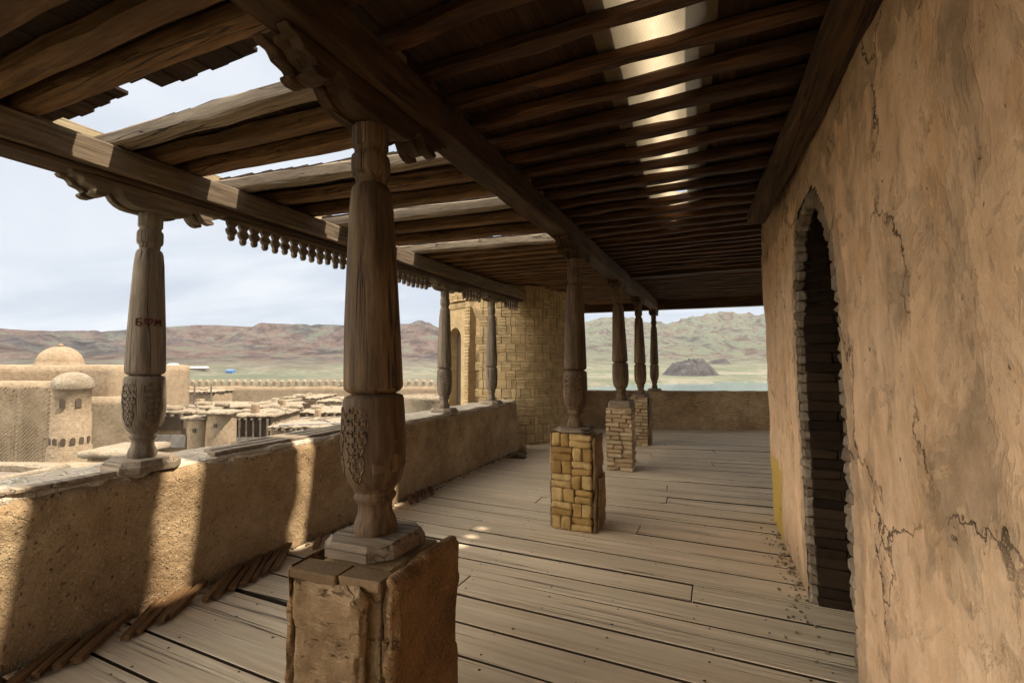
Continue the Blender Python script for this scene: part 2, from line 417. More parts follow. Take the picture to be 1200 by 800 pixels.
# ------------------------------------------------------------------ camera
YAW, PIT, FPX, EYE = radians(24), radians(2.6), 545., 1.55
cam = bpy.data.cameras.new('camera'); co = bpy.data.objects.new('camera', cam); COL.objects.link(co)
co.location = (0, 0, EYE); co.rotation_euler = (pi/2+PIT, 0, YAW)
cam.sensor_width = 36; cam.lens = 36*FPX/1200; cam.clip_end = 30000; cam.clip_start = .05
S.camera = co
FW = Vector((-sin(YAW)*cos(PIT), cos(YAW)*cos(PIT), sin(PIT))); RT = Vector((cos(YAW), sin(YAW), 0)); UP = RT.cross(FW)
def at(px, py, d):
    """world point seen at pixel (px,py) of the 1200x800 photo, d metres ahead"""
    return Vector((0, 0, EYE))+FW*d+RT*((px-600)/FPX*d)-UP*((py-400)/FPX*d)

# ------------------------------------------------------------------ light and sky
sdir = Vector((.6, .175, 1)).normalized()
sun = bpy.data.lights.new('sun', 'SUN'); so = bpy.data.objects.new('sun', sun); COL.objects.link(so)
sun.energy = 3.7; sun.angle = radians(1.5); sun.color = (1, .91, .78)
so.rotation_euler = sdir.to_track_quat('Z', 'Y').to_euler()
W = bpy.data.worlds.new('World'); S.world = W; W.use_nodes = True
nt = W.node_tree; nt.nodes.clear()
wo = nt.nodes.new('ShaderNodeOutputWorld'); bg = nt.nodes.new('ShaderNodeBackground'); bg.inputs[1].default_value = .1
sky = nt.nodes.new('ShaderNodeTexSky'); sky.sky_type = 'NISHITA'; sky.sun_disc = False
sky.sun_elevation = math.asin(sdir.z); sky.sun_rotation = atan2(sdir.x, sdir.y); sky.dust_density = 2
tc = nt.nodes.new('ShaderNodeTexCoord'); sx = nt.nodes.new('ShaderNodeSeparateXYZ'); L(nt, tc.outputs['Generated'], sx.inputs[0])
zz = math_(nt, 'ADD', math_(nt, 'MAXIMUM', sx.outputs['Z'], 0), .10)
cb = nt.nodes.new('ShaderNodeCombineXYZ'); L(nt, math_(nt, 'DIVIDE', sx.outputs['X'], zz), cb.inputs[0]); L(nt, math_(nt, 'DIVIDE', sx.outputs['Y'], zz), cb.inputs[1])
mp = nt.nodes.new('ShaderNodeMapping'); mp.inputs['Rotation'].default_value = (0, 0, YAW); mp.inputs['Scale'].default_value = (.5, 1.1, 1); L(nt, cb.outputs[0], mp.inputs[0])
cl = noise_t(nt, mp.outputs[0], .9, 8, .55, .4)
cl2 = noise_t(nt, mp.outputs[0], .35, 4, .5)
cc = ramp(nt, cl, [(.30, (2.6, 2.93, 3.42)), (.47, (2.95, 3.24, 3.68)), (.66, (3.75, 3.92, 4.2))])
cover = ramp(nt, cl2, [(.2, .9), (.55, .99)])
# unseen sky behind and left is brightened, added to light the terrace interior
dt = nt.nodes.new('ShaderNodeVectorMath'); dt.operation = 'DOT_PRODUCT'; L(nt, tc.outputs['Generated'], dt.inputs[0]); dt.inputs[1].default_value = (-.76, -.62, .2)
br_ = math_(nt, 'MULTIPLY_ADD', ramp(nt, dt.outputs['Value'], [(.61, 0), (.9, 1)]), 7.2); br_.node.inputs[2].default_value = 1.0
vm = nt.nodes.new('ShaderNodeVectorMath'); vm.operation = 'SCALE'; L(nt, mix(nt, ramp(nt, dt.outputs['Value'], [(.61, 0), (.9, 1)]), mix(nt, cover, sky.outputs[0], cc), mix(nt, 1.0, cc, (1.10, .95, .76), 'MULTIPLY')), vm.inputs[0]); L(nt, br_, vm.inputs['Scale'])
L(nt, vm.outputs[0], bg.inputs[0]); L(nt, bg.outputs[0], wo.inputs[0])
S.view_settings.view_transform = 'Standard'; S.view_settings.look = 'None'; S.view_settings.exposure = 1.2; S.view_settings.gamma = 1
S.view_settings.use_curve_mapping = False
S.render.engine = 'CYCLES'
try: S.cycles.max_bounces = 10; S.cycles.diffuse_bounces = 6
except Exception: pass

# ------------------------------------------------------------------ floor
def zr(Y): return min(.10, max(0, Y-5)*.02)                      # the roof climbs a little towards the far end
fl = MB()
yc = -1.0; i = 0
while yc < 12.6:
    w = U(.235, .29)
    sl = min(max((yc-4.6)/6.0, 0), 1)*.33               # boards fan round towards the far end
    sl += U(-.006, .006)
    x0 = -3.28 if yc < 7.2 else -2.9-(yc-7.2)*.35
    x1 = (1.3+U(-.03, .03)) if yc+sl*1.6 < 5.5 else 3.4
    cuts = [x0]
    if i % 2 == 0: cuts.append(-.36+U(-.02, .02) if abs(yc-2.6) < .15 else U(-2.2, 0))
    if x1 > 1: cuts.append(U(.9, 2))
    cuts.append(x1); cuts.sort()
    ang = math.atan(sl)
    R = Matrix.Rotation(ang, 3, 'Z') @ Matrix.Rotation(U(-.012, .012), 3, 'X')
    for a, b_ in zip(cuts[:-1], cuts[1:]):
        xm = (a+b_)/2; ln = (b_-a)/cos(ang)-.009
        dz = U(-.003, .004)
        m0 = len(fl.m)
        fl.box((xm, yc+w/2+sl*(xm+1), -.02+dz), (ln, w-U(.013, .024), .04), R, .003, .002)
        for q in (0, 1, 3, 4): fl.m[m0+q] = 2
        xx = a+.06
        while xx < b_-.02:
            for dy in (-.3, .3):
                if random.random() < .8:
                    px_, py_ = xx+U(-.02, .02), dy*w+U(-.03, .03)
                    yb = yc+w/2+sl*(px_+1)+py_
                    fl.lathe([(U(.0045, .009), .0035), (.003, .0055)], 7, (px_, yb, dz), mi=1, smooth=False)
            xx += U(.42, .62)
    yc += w; i += 1
tag(fl.build('floor', [M['floor'], M['nail'], M['edge_dirt_shade']]), kind='structure')
ub = MB(); ub.box((0, 5, -.19), (8, 16, .08))
tag(ub.build('floor_subsoil', M['dirt']), kind='structure')

# block of the citadel below the terrace
cb_ = MB(); cb_.box((.6, 4.9, -5.6), (9.2, 16.4, 10.9), None, .1)
tag(cb_.build('citadel_base', M['town']), 'tall pale clay mass of the citadel carrying the timber terrace', 'fort wall')

# ------------------------------------------------------------------ parapets
PX = -3.3
t = thing('parapet_wall', 'waist high clay and straw parapet along the left edge of the terrace', 'parapet', (0, 0, 0))
pw = MB(); pw.rough((-3.84, -1.6, -.12), (PX, 7.72, .845), .045, .016, .05, 3, 2, edge=.03)
pw.build('clay_body', M['mud'], t)
pt = MB(); pt.rough((-3.86, -1.6, .80), (PX-.035, 7.70, .872), .05, .016, .03, 5, 8, edge=.02)
pt.build('clay_capping', M['mudtop'], t)
for (y0, y1, x, dx) in ((2.25, 3.98, -3.42, .02), (2.3, 4.3, -3.54, .015), (2.6, 4.1, -3.66, .0), (.4, 1.62, -3.385, -.02)):
    b_ = MB(); b_.beam((x, y0, .882), (x-dx, y1, .884), .085, .026, 10, .006)
    b_.build('coping_board', M['slab'], t).rotation_euler = (0, 0, 0)
t = thing('parapet_wall', 'smooth brown clay parapet closing the far end before the river', 'parapet', (-3.0, 10.86, 0), math.atan(.33))
pw = MB(); pw.rough((-.6, 0, -.15), (7.2, .34, .885), .06, .016, .06, 2.5, 5, edge=.03)
pw.build('clay_body', M['mud'], t)

# split wooden lath sticks lying at the foot of the left parapet
spots = []
y_ = 1.22
for k in range(15):
    spots.append((y_, U(.36, .46) if k > 2 else U(.26, .34), .60+U(-.07, .07)))
    y_ += U(.075, .105) if k not in (3, 7) else .20
spots += [(3.02, .28, .65), (4.32, .26, .7), (4.44, .3, .62), (4.57, .24, .7), (4.72, .25, .72)]
def ordw(n):
    w = ['first', 'second', 'third', 'fourth', 'fifth', 'sixth', 'seventh', 'eighth', 'ninth', 'tenth', 'eleventh', 'twelfth', 'thirteenth', 'fourteenth', 'fifteenth', 'sixteenth', 'seventeenth', 'eighteenth', 'nineteenth', 'twentieth', 'twenty-first', 'twenty-second', 'twenty-third', 'twenty-fourth']
    return w[n]
for k, (y, ln, a) in enumerate(spots):
    b_ = MB(); b_.beam((-ln/2, 0, 0), (ln/2, 0, 0), U(.036, .052), .03, 6, .005, .005, o=k*3)
    o = b_.build('wooden_lath', M['joistwarm'])
    o.location = (PX+.145, y, .032+U(0, .008)); o.rotation_euler = (0, radians(3), a-pi/2)
    tag(o, ('split wooden lath slanting at the parapet foot, %s from the bottom left corner' % ordw(k)) if k < 16 else ('short lath at the parapet foot beyond the near pedestal, %s from it' % ordw(k-16)), 'wooden lath', 'laths along the foot of the parapet')
cr = MB()
for k in range(260):
    y = U(.9, 7.6); r = abs(random.gauss(0, .05))
    s_ = U(.006, .022)
    cr.box((PX+.02+r, y, s_*.3), (s_, s_*U(.7, 1.4), s_*.8), Matrix.Rotation(U(0, 6), 3, 'Z') @ Matrix.Rotation(U(0, 1), 3, 'X'), s_*.2, s_*.15)
for k in range(160):
    y = random.gauss(4.1, .45); r = abs(random.gauss(0, .07)); s_ = U(.005, .02)
    cr.box((.50-r, y, s_*.3), (s_, s_*U(.7, 1.4), s_*.8), Matrix.Rotation(U(0, 6), 3, 'Z') @ Matrix.Rotation(U(0, 1), 3, 'X'), s_*.2, s_*.15)
tag(cr.build('clay_crumbs', M['dirt']), 'fallen clay crumbs strewn along the feet of the walls', 'rubble', kind='stuff')

# ------------------------------------------------------------------ columns
PROF_BASE = [(.66, 0), (.72, .012), (.66, .03), (.56, .045), (.53, .06), (.56, .072), (.66, .08), (.68, .088), (.60, .095), (.66, .102), (.82, .115), (.95, .14), (1.03, .17), (1.06, .205), (1.05, .25), (1.02, .295), (1.0, .318), (.96, .326), (.74, .331)]
PROF_SHAFT = [(.72, .331), (.88, .337), (.97, .344), (.99, .352), (.985, .37), (.93, .5), (.84, .65), (.74, .79), (.68, .832), (.62, .846), (.5, .853)]
PROF_CAP = [(.5, .853), (.53, .87), (.62, .876), (.645, .885), (.645, .918), (.62, .927), (.53, .933), (.53, .942), (.60, .948), (.60, 1.0)]
def bracket_poly(s, h):
    half = [(.0, -1.0), (.10, -1.0), (.135, -.97), (.17, -.86), (.20, -.66), (.215, -.46), (.225, -.36), (.24, -.33), (.255, -.40), (.265, -.58), (.285, -.78), (.31, -.90), (.34, -.93), (.362, -.85), (.365, -.72), (.345, -.64), (.355, -.52), (.375, -.47), (.40, -.42), (.41, -.28), (.42, -.18), (.455, -.15), (.47, 0)]
    pts = [(u*s, z*h) for u, z in half]
    return [(-u, z) for u, z in pts[:0:-1]]+pts
def column(label, loc, H, R, bs, bh, wb, mat, ornament=None, slab=.4, slabh=.07, square=False, group=None, bracket=True, lean=0):
    """loc = centre of the slab's underside; H = from slab top to the bracket's underside"""
    t = thing('carved_column', label, 'column', loc, 0, group)
    sb = MB(); c = slab*.5; k = c*.42 if not square else c*.12
    oc = [(c, -k), (c, k), (k, c), (-k, c), (-c, k), (-c, -k), (-k, -c), (k, -c)]
    oc = [(c, -(c-k)), (c, c-k), (c-k, c), (-(c-k), c), (-c, c-k), (-c, -(c-k)), (-(c-k), -c), (c-k, -c)]
    def ring(s, z): return [(x*s, y*s, z) for x, y in oc]
    vs = []; lv = [(1.0, 0), (1.0, slabh*.55), (.96, slabh*.6), (.88, slabh*.97), (.86, slabh)]
    for s_, z in lv: vs += ring(s_, z)
    fs = [tuple(range(8))[::-1], tuple(range(32, 40))]+[(i*8+q, i*8+(q+1) % 8, i*8+8+(q+1) % 8, i*8+8+q) for i in range(4) for q in range(8)]
    sb.add(vs, fs)
    sb.build('foot_slab', M['slab'] if mat is M['colpale'] else M['slabdark'], t)
    z0 = slabh
    def pr(p): return [(r*R, z0+z*H) for r, z in p]
    bb = MB(); bb.lathe(pr(PROF_BASE), 48, oct=.006, wob=.004); base = bb.build('carved_base', mat, t)
    sh = MB(); sh.lathe(pr(PROF_SHAFT), 48, oct=.008, wob=.003); shaft = sh.build('shaft', mat, t)
    cp = MB(); cp.lathe(pr(PROF_CAP), 40, oct=.03, wob=.003); cp.build('capital', mat, t)
    if ornament:
        om = MB()
        def rad(zf):
            for (r0, a), (r1, b_) in zip(PROF_BASE[:-1], PROF_BASE[1:]):
                if a <= zf <= b_: return R*(r0+(r1-r0)*(zf-a)/(b_-a))
            return R
        rr = random.Random(5)
        kx = R/.115
        lev = [(.130, .006), (.150, .020), (.172, .034), (.195, .026), (.218, .040), (.243, .050), (.270, .052), (.296, .036)]
        def spot(u, z, out=.0015):
            r = rad((z-z0)/H)+out
            return r, u
        for th0 in ornament:
            def put(path, tr, out=.0015):
                pts = []
                for (u, z) in path:
                    r = rad(min(max((z-z0)/H, .1), .325))+out; th = th0+u/r
                    pts.append((r*cos(th), r*sin(th), z))
                om.tube(pts, tr, 5)
            edge = [(w_*kx, z0+zf*H) for zf, w_ in lev]
            for sg in (-1, 1):
                o_ = []
                for (a, b_), (c_, d) in zip(edge[:-1], edge[1:]):
                    for q in range(5): o_.append((sg*(a+(c_-a)*q/5+.006*sin(pi*q/5)), b_+(d-b_)*q/5))
                o_.append((sg*edge[-1][0], edge[-1][1])); o_.append((0, edge[-1][1]+.012))
                put(o_, .0035)
                for (u, z) in edge[1:]:
                    n = 2 if u > .03*kx else 1
                    for q in range(n):
                        cu = sg*u*(.42 if n == 1 else (.27 if q == 0 else .74)); rs_ = u*(.42 if n == 1 else .25); dr = 1 if (q+sg) % 2 else -1
                        put([(cu+dr*rs_*(1-.75*e/14)*cos(1.1*pi+3.3*pi*e/14)*1.0, z+rs_*(1-.75*e/14)*sin(1.1*pi+3.3*pi*e/14)) for e in range(15)], .0034, .003)
            put([(0, z0+.125*H+.006*k) for k in range(int(.18*H/.006))], .003)
        om.build('relief_ornament', mat, base)
    if bracket:
        br = MB()
        zc = z0+H+bh
        # profile in (y,z), thickness along x : two outer boards and a slightly deeper core
        Mx = Matrix(((0, 0, 1, 0), (1, 0, 0, 0), (0, 1, 0, zc), (0, 0, 0, 1)))
        for xo, th_, sc_ in ((-wb/2, wb*.30, 1.0), (-wb*.2, wb*.4, .93), (wb*.2, wb*.30, 1.0)):
            br.prism([(u*sc_, z*(1 if sc_ == 1 else .9)) for u, z in bracket_poly(bs, bh)], th_-.001, Matrix.Translation((xo, 0, 0)) @ Mx)
        o = br.build('bracket', M['edge'] if mat is M['colpale'] else M['beamY'], t)
        bv = o.modifiers.new('bevel', 'BEVEL'); bv.width = .006; bv.segments = 2; bv.limit_method = 'ANGLE'
    return t, shaft, base
GL = 'carved wooden columns of the terrace'
BZ = 2.70      # underside of the middle beam
# near column on the mud pedestal
tn, shn, bsn = column('massive cracked column with fretwork relief on the near mud pedestal', (-1.315, 1.565, .80), 2.585-.87, .122, 1.08, .118, .17, M['col'], (radians(222), radians(274)), .35, .052, group=GL)
tn.rotation_euler = (0, radians(-1.9), 0)
# broken outer shell of the near bulb and a long drying crack
sl_ = MB(); H_ = 2.585-.87
vs = []; fs = []; nA = 30
for iz in range(10):
    for ia in range(nA+1):
        a = radians(306)+radians(120)*ia/nA
        zf = .118+.135*iz/9
        if iz == 9: zf += .004*sin(ia*.9)+.010*(1 if 12 < ia < 20 else 0)
        rr_ = .122*(1.055-.02*abs(iz-6)/3 if iz > 2 else .84+.1*iz)*1.0
        vs.append((rr_*cos(a), rr_*sin(a), .07+zf*H_))
for iz in range(9):
    for ia in range(nA): fs.append((iz*(nA+1)+ia, iz*(nA+1)+ia+1, (iz+1)*(nA+1)+ia+1, (iz+1)*(nA+1)+ia))
sl_.add(vs, fs, 0, True)
o = sl_.build('split_shell', M['col'], bsn); sm_ = o.modifiers.new('solid', 'SOLIDIFY'); sm_.thickness = .012
# right-hand row
column('slim grey column standing on the yellow basket weave brick pedestal', (-1.27, 4.35, .905), 2.555-.94, .110, .85, .145, .16, M['col'], (radians(250), radians(300)), .34, .035, group=GL)
column('weathered column on the tan horizontally coursed pedestal, tilted slightly', (-1.32, 6.92, .90), 2.60-.94, .112, .8, .14, .16, M['col'], None, .33, .1, True, group=GL)[0].rotation_euler = (0, radians(-1.5), 0)
column('column on the last brick pedestal before the far parapet', (-1.37, 9.10, .90), 2.64-.94, .107, .8, .14, .16, M['col'], None, .31, .06, group=GL)[0].rotation_euler = (0, radians(-1), 0)
column('thin distant column standing on the far clay parapet above the river', (-1.42, 11.55, .885), 2.68-.935, .098, .7, .125, .16, M['col'], None, .30, .05, group=GL)
# left row on the parapet
t1, sh1, bs1 = column('pale column with red heart graffiti on the near left parapet', (-3.47, 1.83, .862), 2.535-.93, .112, 1.0, .125, .2, M['colpale'], (radians(286), radians(355)), .36, .072, group=GL)
column('bleached grey column left of the tower doorway on the parapet', (-3.47, 5.5, .862), 2.55-.93, .100, .9, .11, .2, M['colpale'], (radians(290), radians(340)), .33, .065, group=GL)
column('bleached grey column in front of the round brick tower on the parapet', (-3.47, 6.95, .862), 2.58-.93, .098, .9, .11, .2, M['colpale'], (radians(290), radians(340)), .33, .065, group=GL)
# graffiti on the first left column: B (Cyrillic), heart, M
gm, gnt, gb = new_mat('dark_red_paint'); gb.inputs['Base Color'].default_value = (.10, .018, .012, 1)
g = MB()
zc = at(172, 378, 3.05).z-.862; th0 = atan2(-1.83, 3.47)+.06
def gp(u, z):
    zf = (zc+z-.072)/(2.535-.93); r = .112
    for (r0, a), (r1, b_) in zip(PROF_SHAFT[:-1], PROF_SHAFT[1:]):
        if a <= zf <= b_: r = .112*(r0+(r1-r0)*(zf-a)/(b_-a))
    r += .0035; th = th0+u/r
    return (r*cos(th), r*sin(th), zc+z)
def stroke(pts, r=.0042):
    q = []
    for (a, b_), (c, d) in zip(pts[:-1], pts[1:]):
        for k in range(4): q.append(gp(a+(c-a)*k/4, b_+(d-b_)*k/4))
    q.append(gp(*pts[-1])); g.tube(q, r, 5)
stroke([(-.040, .022), (-.066, .022), (-.066, -.022), (-.042, -.022), (-.036, -.010), (-.042, 0), (-.064, 0)])
stroke([(.0, -.022), (-.022, .004), (-.020, .018), (-.010, .022), (0, .010), (.010, .022), (.020, .018), (.022, .004), (0, -.022)])
stroke([(.036, -.022), (.040, .022), (.054, -.006), (.068, .022), (.073, -.022)])
g.build('graffiti', gm, sh1)

# ------------------------------------------------------------------ pedestals
def brick_face(mb, origin, ux, wdt, hgt, style, uz=Vector((0, 0, 1)), out=.02, rs=random):
    """bricks on a vertical face: origin = lower left, ux = unit vector along, outward = ux x z"""
    nrm = ux.cross(uz)
    R = Matrix((ux, nrm*-1, uz)).transposed()
    R = Matrix(((ux.x, -nrm.x, 0), (ux.y, -nrm.y, 0), (0, 0, 1)))
    def put(u, z, w, h):
        c = origin+ux*(u+w/2)+uz*(z+h/2)-nrm*(.03-out-rs.uniform(-.009, .011))
        bz = .014 if style == 'basket' else .010; mb.box(c, (w-.008, .06, h-.008), R @ Matrix.Rotation(rs.uniform(-.05, .05), 3, 'Y') @ Matrix.Rotation(rs.uniform(-.06, .06), 3, 'Z'), bz, .007) if style != 'basket' else mb.rough((-w/2+.001, -.03, -h/2+.001), (w/2-.001, .03, h/2-.001), 0.016, .008, .010, 16, u*50+z*33, edge=.016, R=R @ Matrix.Rotation(rs.uniform(-.05, .05), 3, 'Y'), c=c)
    if style == 'course':
        z = 0; k = 0
        while z < hgt-.02:
            h = min(.062, hgt-z); u = 0 if k % 2 == 0 else -rs.uniform(.06, .13)
            while u < wdt-.01:
                w = rs.choice((.2, .2, .24, .13)); a = max(u, 0); e = min(u+w, wdt)
                if wdt-e < .05: e = wdt
                if e-a > .02: put(a, z, e-a, h)
                u = e if e == wdt else u+w
            z += h; k += 1
    else:
        m = wdt/2.0; z = 0; k = 0
        while z < hgt-.03:
            h = min(m*.66, hgt-z); e = rs.uniform(-.03, .03)
            for q in range(2):
                u0 = 0 if q == 0 else m+e; w = m+e if q == 0 else m-e
                if (q+k) % 2 == 0:
                    put(u0, z, w*.5, h); put(u0+w*.5, z, w*.5, h)
                else:
                    put(u0, z, w, h/2); put(u0, z+h/2, w, h/2)
            z += h; k += 1
def pedestal(label, cx, cy, w, d, h, style, mat, core, rz=0):
    t = thing('brick_pedestal', label, 'pedestal', (cx, cy, 0), rz, 'brick pedestals down the middle of the terrace')
    c = MB(); c.box((0, 0, h/2-.02), (w-.05, d-.05, h-.02), None, .01); c.build('mortar_core', M['joint'], t)
    X, Y, Z = Vector((1, 0, 0)), Vector((0, 1, 0)), Vector((0, 0, 1))
    f = MB(); brick_face(f, Vector((-w/2, -d/2, 0)), X, w, h, style); 
    if style == 'course': brick_face(f, Vector((w/2-.035, -d/2+.04, 0)), Y, d-.04, h, style)
    f.build('brick_facing', mat, t)
    return t
t = pedestal('yellow basket weave brick pedestal with cracked clay side slabs', -1.275, 4.40, .385, .34, .905, 'basket', M['brick_yellow'], None)
for x, h in ((-.205, .90), (.208, .87)):
    s_ = MB(); s_.rough((x-.016, -.17, 0), (x+.016, .17, h), .03, .012, .012, 7, x*40, edge=.03); s_.build('side_slab', M['mudgrey'], t)
s_ = MB(); s_.rough((.226, -.12, .02), (.25, .16, .5), .03, .012, .01, 7, 3, edge=.03); s_.build('side_slab', M['mudgrey'], t)
t = pedestal('tan brick pedestal with even horizontal courses, middle of the row', -1.335, 6.96, .385, .36, .90, 'course', M['brick_tan'], None)
t = pedestal('tan brick pedestal farthest back, partly hidden behind its neighbour', -1.39, 9.14, .33, .34, .90, 'course', M['brick_tan'], None)
for x, h in ((.178, .89),):
    s_ = MB(); s_.rough((x-.014, -.15, 0), (x+.014, .16, h), .03, .012, .012, 7, 9, edge=.03); s_.build('side_slab', M['mudgrey'], t)
# near pedestal: brick core, peeling clay slabs
t = thing('mud_pedestal', 'large clay faced pedestal with split corner in the foreground', 'pedestal', (-1.285, 1.55, 0), radians(2), 'brick pedestals down the middle of the terrace')
w, d, h = .38, .47, .80
c = MB(); c.box((0, .0, h/2-.01), (w-.06, d-.06, h-.02), None, .01); c.build('mortar_core', M['joint'], t)
f = MB()
rs = random.Random(3)
brick_face(f, Vector((-w/2+.03, -d/2+.035, 0)), Vector((1, 0, 0)), w-.06, h-.03, 'course', out=-.004, rs=rs)
brick_face(f, Vector((w/2-.03, -d/2+.035, 0)), Vector((0, 1, 0)), d-.05, h-.03, 'course', out=-.004, rs=rs)
f.build('brick_facing', M['brick_brown'], t)
s_ = MB(); s_.rough((-w/2+.015, -d/2-.045, 0), (w/2-.05, -d/2+.02, h-.045), .012, .018, .016, 5, 12, edge=.06); s_.build('front_slab', M['mudgrey'], t)
s_ = MB(); s_.rough((w/2-.012, -d/2+.0, 0), (w/2+.05, d/2+.02, h-.004), .013, .012, .03, 4, 17, edge=.05); s_.build('side_slab', M['mudbrown'], t)
s_ = MB(); s_.rough((-w/2-.045, -d/2-.02, 0), (-w/2-.006, d/2, h-.01), .016, .012, .012, 6, 22, edge=.05); s_.build('side_slab', M['mudbrown'], t)
s_ = MB(); s_.box((-.1, -d/2+.03, h-.035), (.22, .10, .04), None, .006, .004); s_.box((.10, -d/2+.04, h-.032), (.17, .10, .04), Matrix.Rotation(.06, 3, 'Z'), .006, .004)
s_.build('top_brick', M['brick_brown'], t)

# ------------------------------------------------------------------ roof timbers
def beam_thing(name, label, p, q, w, h, mat, seg=24, amp=.012, cat='beam', group=None):
    p = Vector(p); q = Vector(q)
    b_ = MB(); mid = (p+q)/2
    b_.beam(p-mid, q-mid, w, h, seg, amp, .012, o=U(0, 50))
    o = b_.build(name, mat); o.location = mid
    return tag(o, label, cat, group)
def beam_follow(name, pts, w, h, mat, parent=None, amp=.012, b=.012):
    b_ = MB()
    # swept along Y in short straight pieces sharing their cross sections
    prof = [(-w/2+b, -h/2), (w/2-b, -h/2), (w/2, -h/2+b), (w/2, h/2-b), (w/2-b, h/2), (-w/2+b, h/2), (-w/2, h/2-b), (-w/2, -h/2+b)]
    vs = []
    for i, (x, y, z) in enumerate(pts):
        for k, (a, e) in enumerate(prof):
            kk = Vector((y*2.3+w*30, k//2*5.1, h*40))
            vs.append((x+a+amp*noise.noise(kk), y, z+e+amp*noise.noise(kk+Vector((9, 3, 4)))))
    n = len(pts)
    fs = [(i*8+k, i*8+(k+1) % 8, (i+1)*8+(k+1) % 8, (i+1)*8+k) for i in range(n-1) for k in range(8)]
    fs = [f_[::-1] for f_ in fs]
    fs += [tuple(range(8))[::-1], tuple((n-1)*8+k for k in range(8))]
    b_.add(vs, fs)
    return b_.build(name, mat, parent)
def ys(a, b_, st): 
    n = int((b_-a)/st); return [a+(b_-a)*i/n for i in range(n+1)]
o = beam_follow('middle_beam', [(-1.315+.003*max(0, 4-y)*-1-.012*max(0, y-5), y, BZ+.085+zr(y)) for y in ys(-1.5, 11.75, .3)], .17, .17, M['beamY'], amp=.016)
tag(o, 'long dark beam running over the middle row of columns', 'beam')
t = thing('edge_beam', 'sky lit outer beam on the left row of parapet columns', 'beam')
beam_follow('beam_timber', [(-3.43, y, 2.78+zr(y)*.6) for y in ys(-1.5, 8.1, .3)], .25, .165, M['edge'], t, .008)
beam_follow('lower_trim', [(-3.435, y, 2.678+zr(y)*.6) for y in ys(-1.5, 8.0, .3)], .20, .034, M['beamY'], t, .003, .004)
o = beam_follow('wall_beam', [(.452-.055*(y-1.73)+.0, y, 2.765) for y in ys(-1.5, 4.36, .25)], .125, .11, M['beamY'], amp=.014)
tag(o, 'dark timber plate along the head of the plaster wall, ending short', 'beam')
beam_thing('end_beam', 'straight dark beam spanning the far opening above the parapet', (-3.3, 11.45, 2.925), (3.4, 11.75, 2.94), .2, .25, M['joist'], 20, .012)
t = thing('fascia_board', 'bright outer fascia plank above the left edge beam', 'plank')
beam_follow('plank', [(-3.60, y, 2.945+zr(y)*.6) for y in ys(-1.5, 8.1, .4)], .04, .15, M['fascia'], t, .004, .004)

# joists. left bay: near-face position at the edge beam, slope along x, top height
left = [(.42, .02), (.72, .02), (.94, .02), (1.10, .03), (1.54, .04), (1.77, .05), (1.98, .08), (2.32, .12), (2.66, .10), (3.0, .09), (3.36, .08), (3.72, .09), (4.12, .10), (4.56, .11)]
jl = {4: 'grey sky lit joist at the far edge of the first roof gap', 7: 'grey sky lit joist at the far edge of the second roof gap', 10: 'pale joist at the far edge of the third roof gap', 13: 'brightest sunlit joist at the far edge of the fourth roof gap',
      0: 'dark left joist nearest the camera at the top left corner', 1: 'dark left joist second from the top left corner', 2: 'dark left joist third from the top left corner', 3: 'stained brown joist at the near edge of the first roof gap',
      5: 'brown joist just beyond the grey joist of the first gap', 6: 'brown joist at the near edge of the second roof gap', 8: 'dark joist just beyond the grey joist of the second gap', 9: 'dark joist at the near edge of the third roof gap',
      11: 'brown joist just beyond the pale joist of the third gap', 12: 'brown joist at the near edge of the fourth roof gap'}
GJ = 'left bay roof joists'
for k, (y, s_) in enumerate(left):
    w = .10; p = (-3.66, y+w/2-.2*s_, 2.918); q = (-1.30, y+w/2+2.1*s_, 2.918)
    beam_thing('roof_joist', jl[k], p, q, w, .092, M['slab'] if k in (4, 7, 10, 13) else M['joistwarm'], 14, .012, 'joist', GJ)  # paler wood on gap-edge joists paints in the skylight on their faces
y = 4.86; k = 0
while y < 11.3:
    s_ = .07-.05*min(1, (y-4.8)/3)
    x0 = -3.66 if y < 7.6 else -2.95
    z = 2.918+zr(y)
    beam_thing('roof_joist', 'close set dark joist of the far left ceiling, %s beyond the fourth gap' % ordw(min(k, 23)), (x0, y+.04, z), (-1.30, y+.04+2.2*s_, z), .085, .085, M['joistwarm'], 10, .012, 'joist', GJ)
    y += .275; k += 1
# right bay
y = .55; cnt = {}
marks = [(-9, 'before the near column'), (1.56, 'beyond the near column'), (4.35, 'beyond the yellow brick pedestal column'), (6.92, 'beyond the tilted column'), (9.1, 'beyond the last pedestal column')]
while y < 11.3:
    mk = [m_ for m_ in marks if m_[0] <= y][-1][1]
    n = cnt.get(mk, 0); cnt[mk] = n+1
    z = 2.931+zr(y); sl = U(-.035, 0)
    x1 = .62-.0*(y) if y < 5.3 else 3.4
    if y > 4.4 and y < 5.3: x1 = .55
    big = abs(y-7.6) < .13
    beam_thing('roof_joist', 'dark joist of the right bay ceiling, %s %s' % (ordw(n), mk), (-1.30, y, z-(.02 if big else 0)), (x1, y+sl*(x1+1.3), z-(.02 if big else 0)), .14 if big else U(.06, .08), .12 if big else .062, M['joist'], 16, .018, 'joist', 'right bay roof joists')
    y += .252+U(-.02, .02)

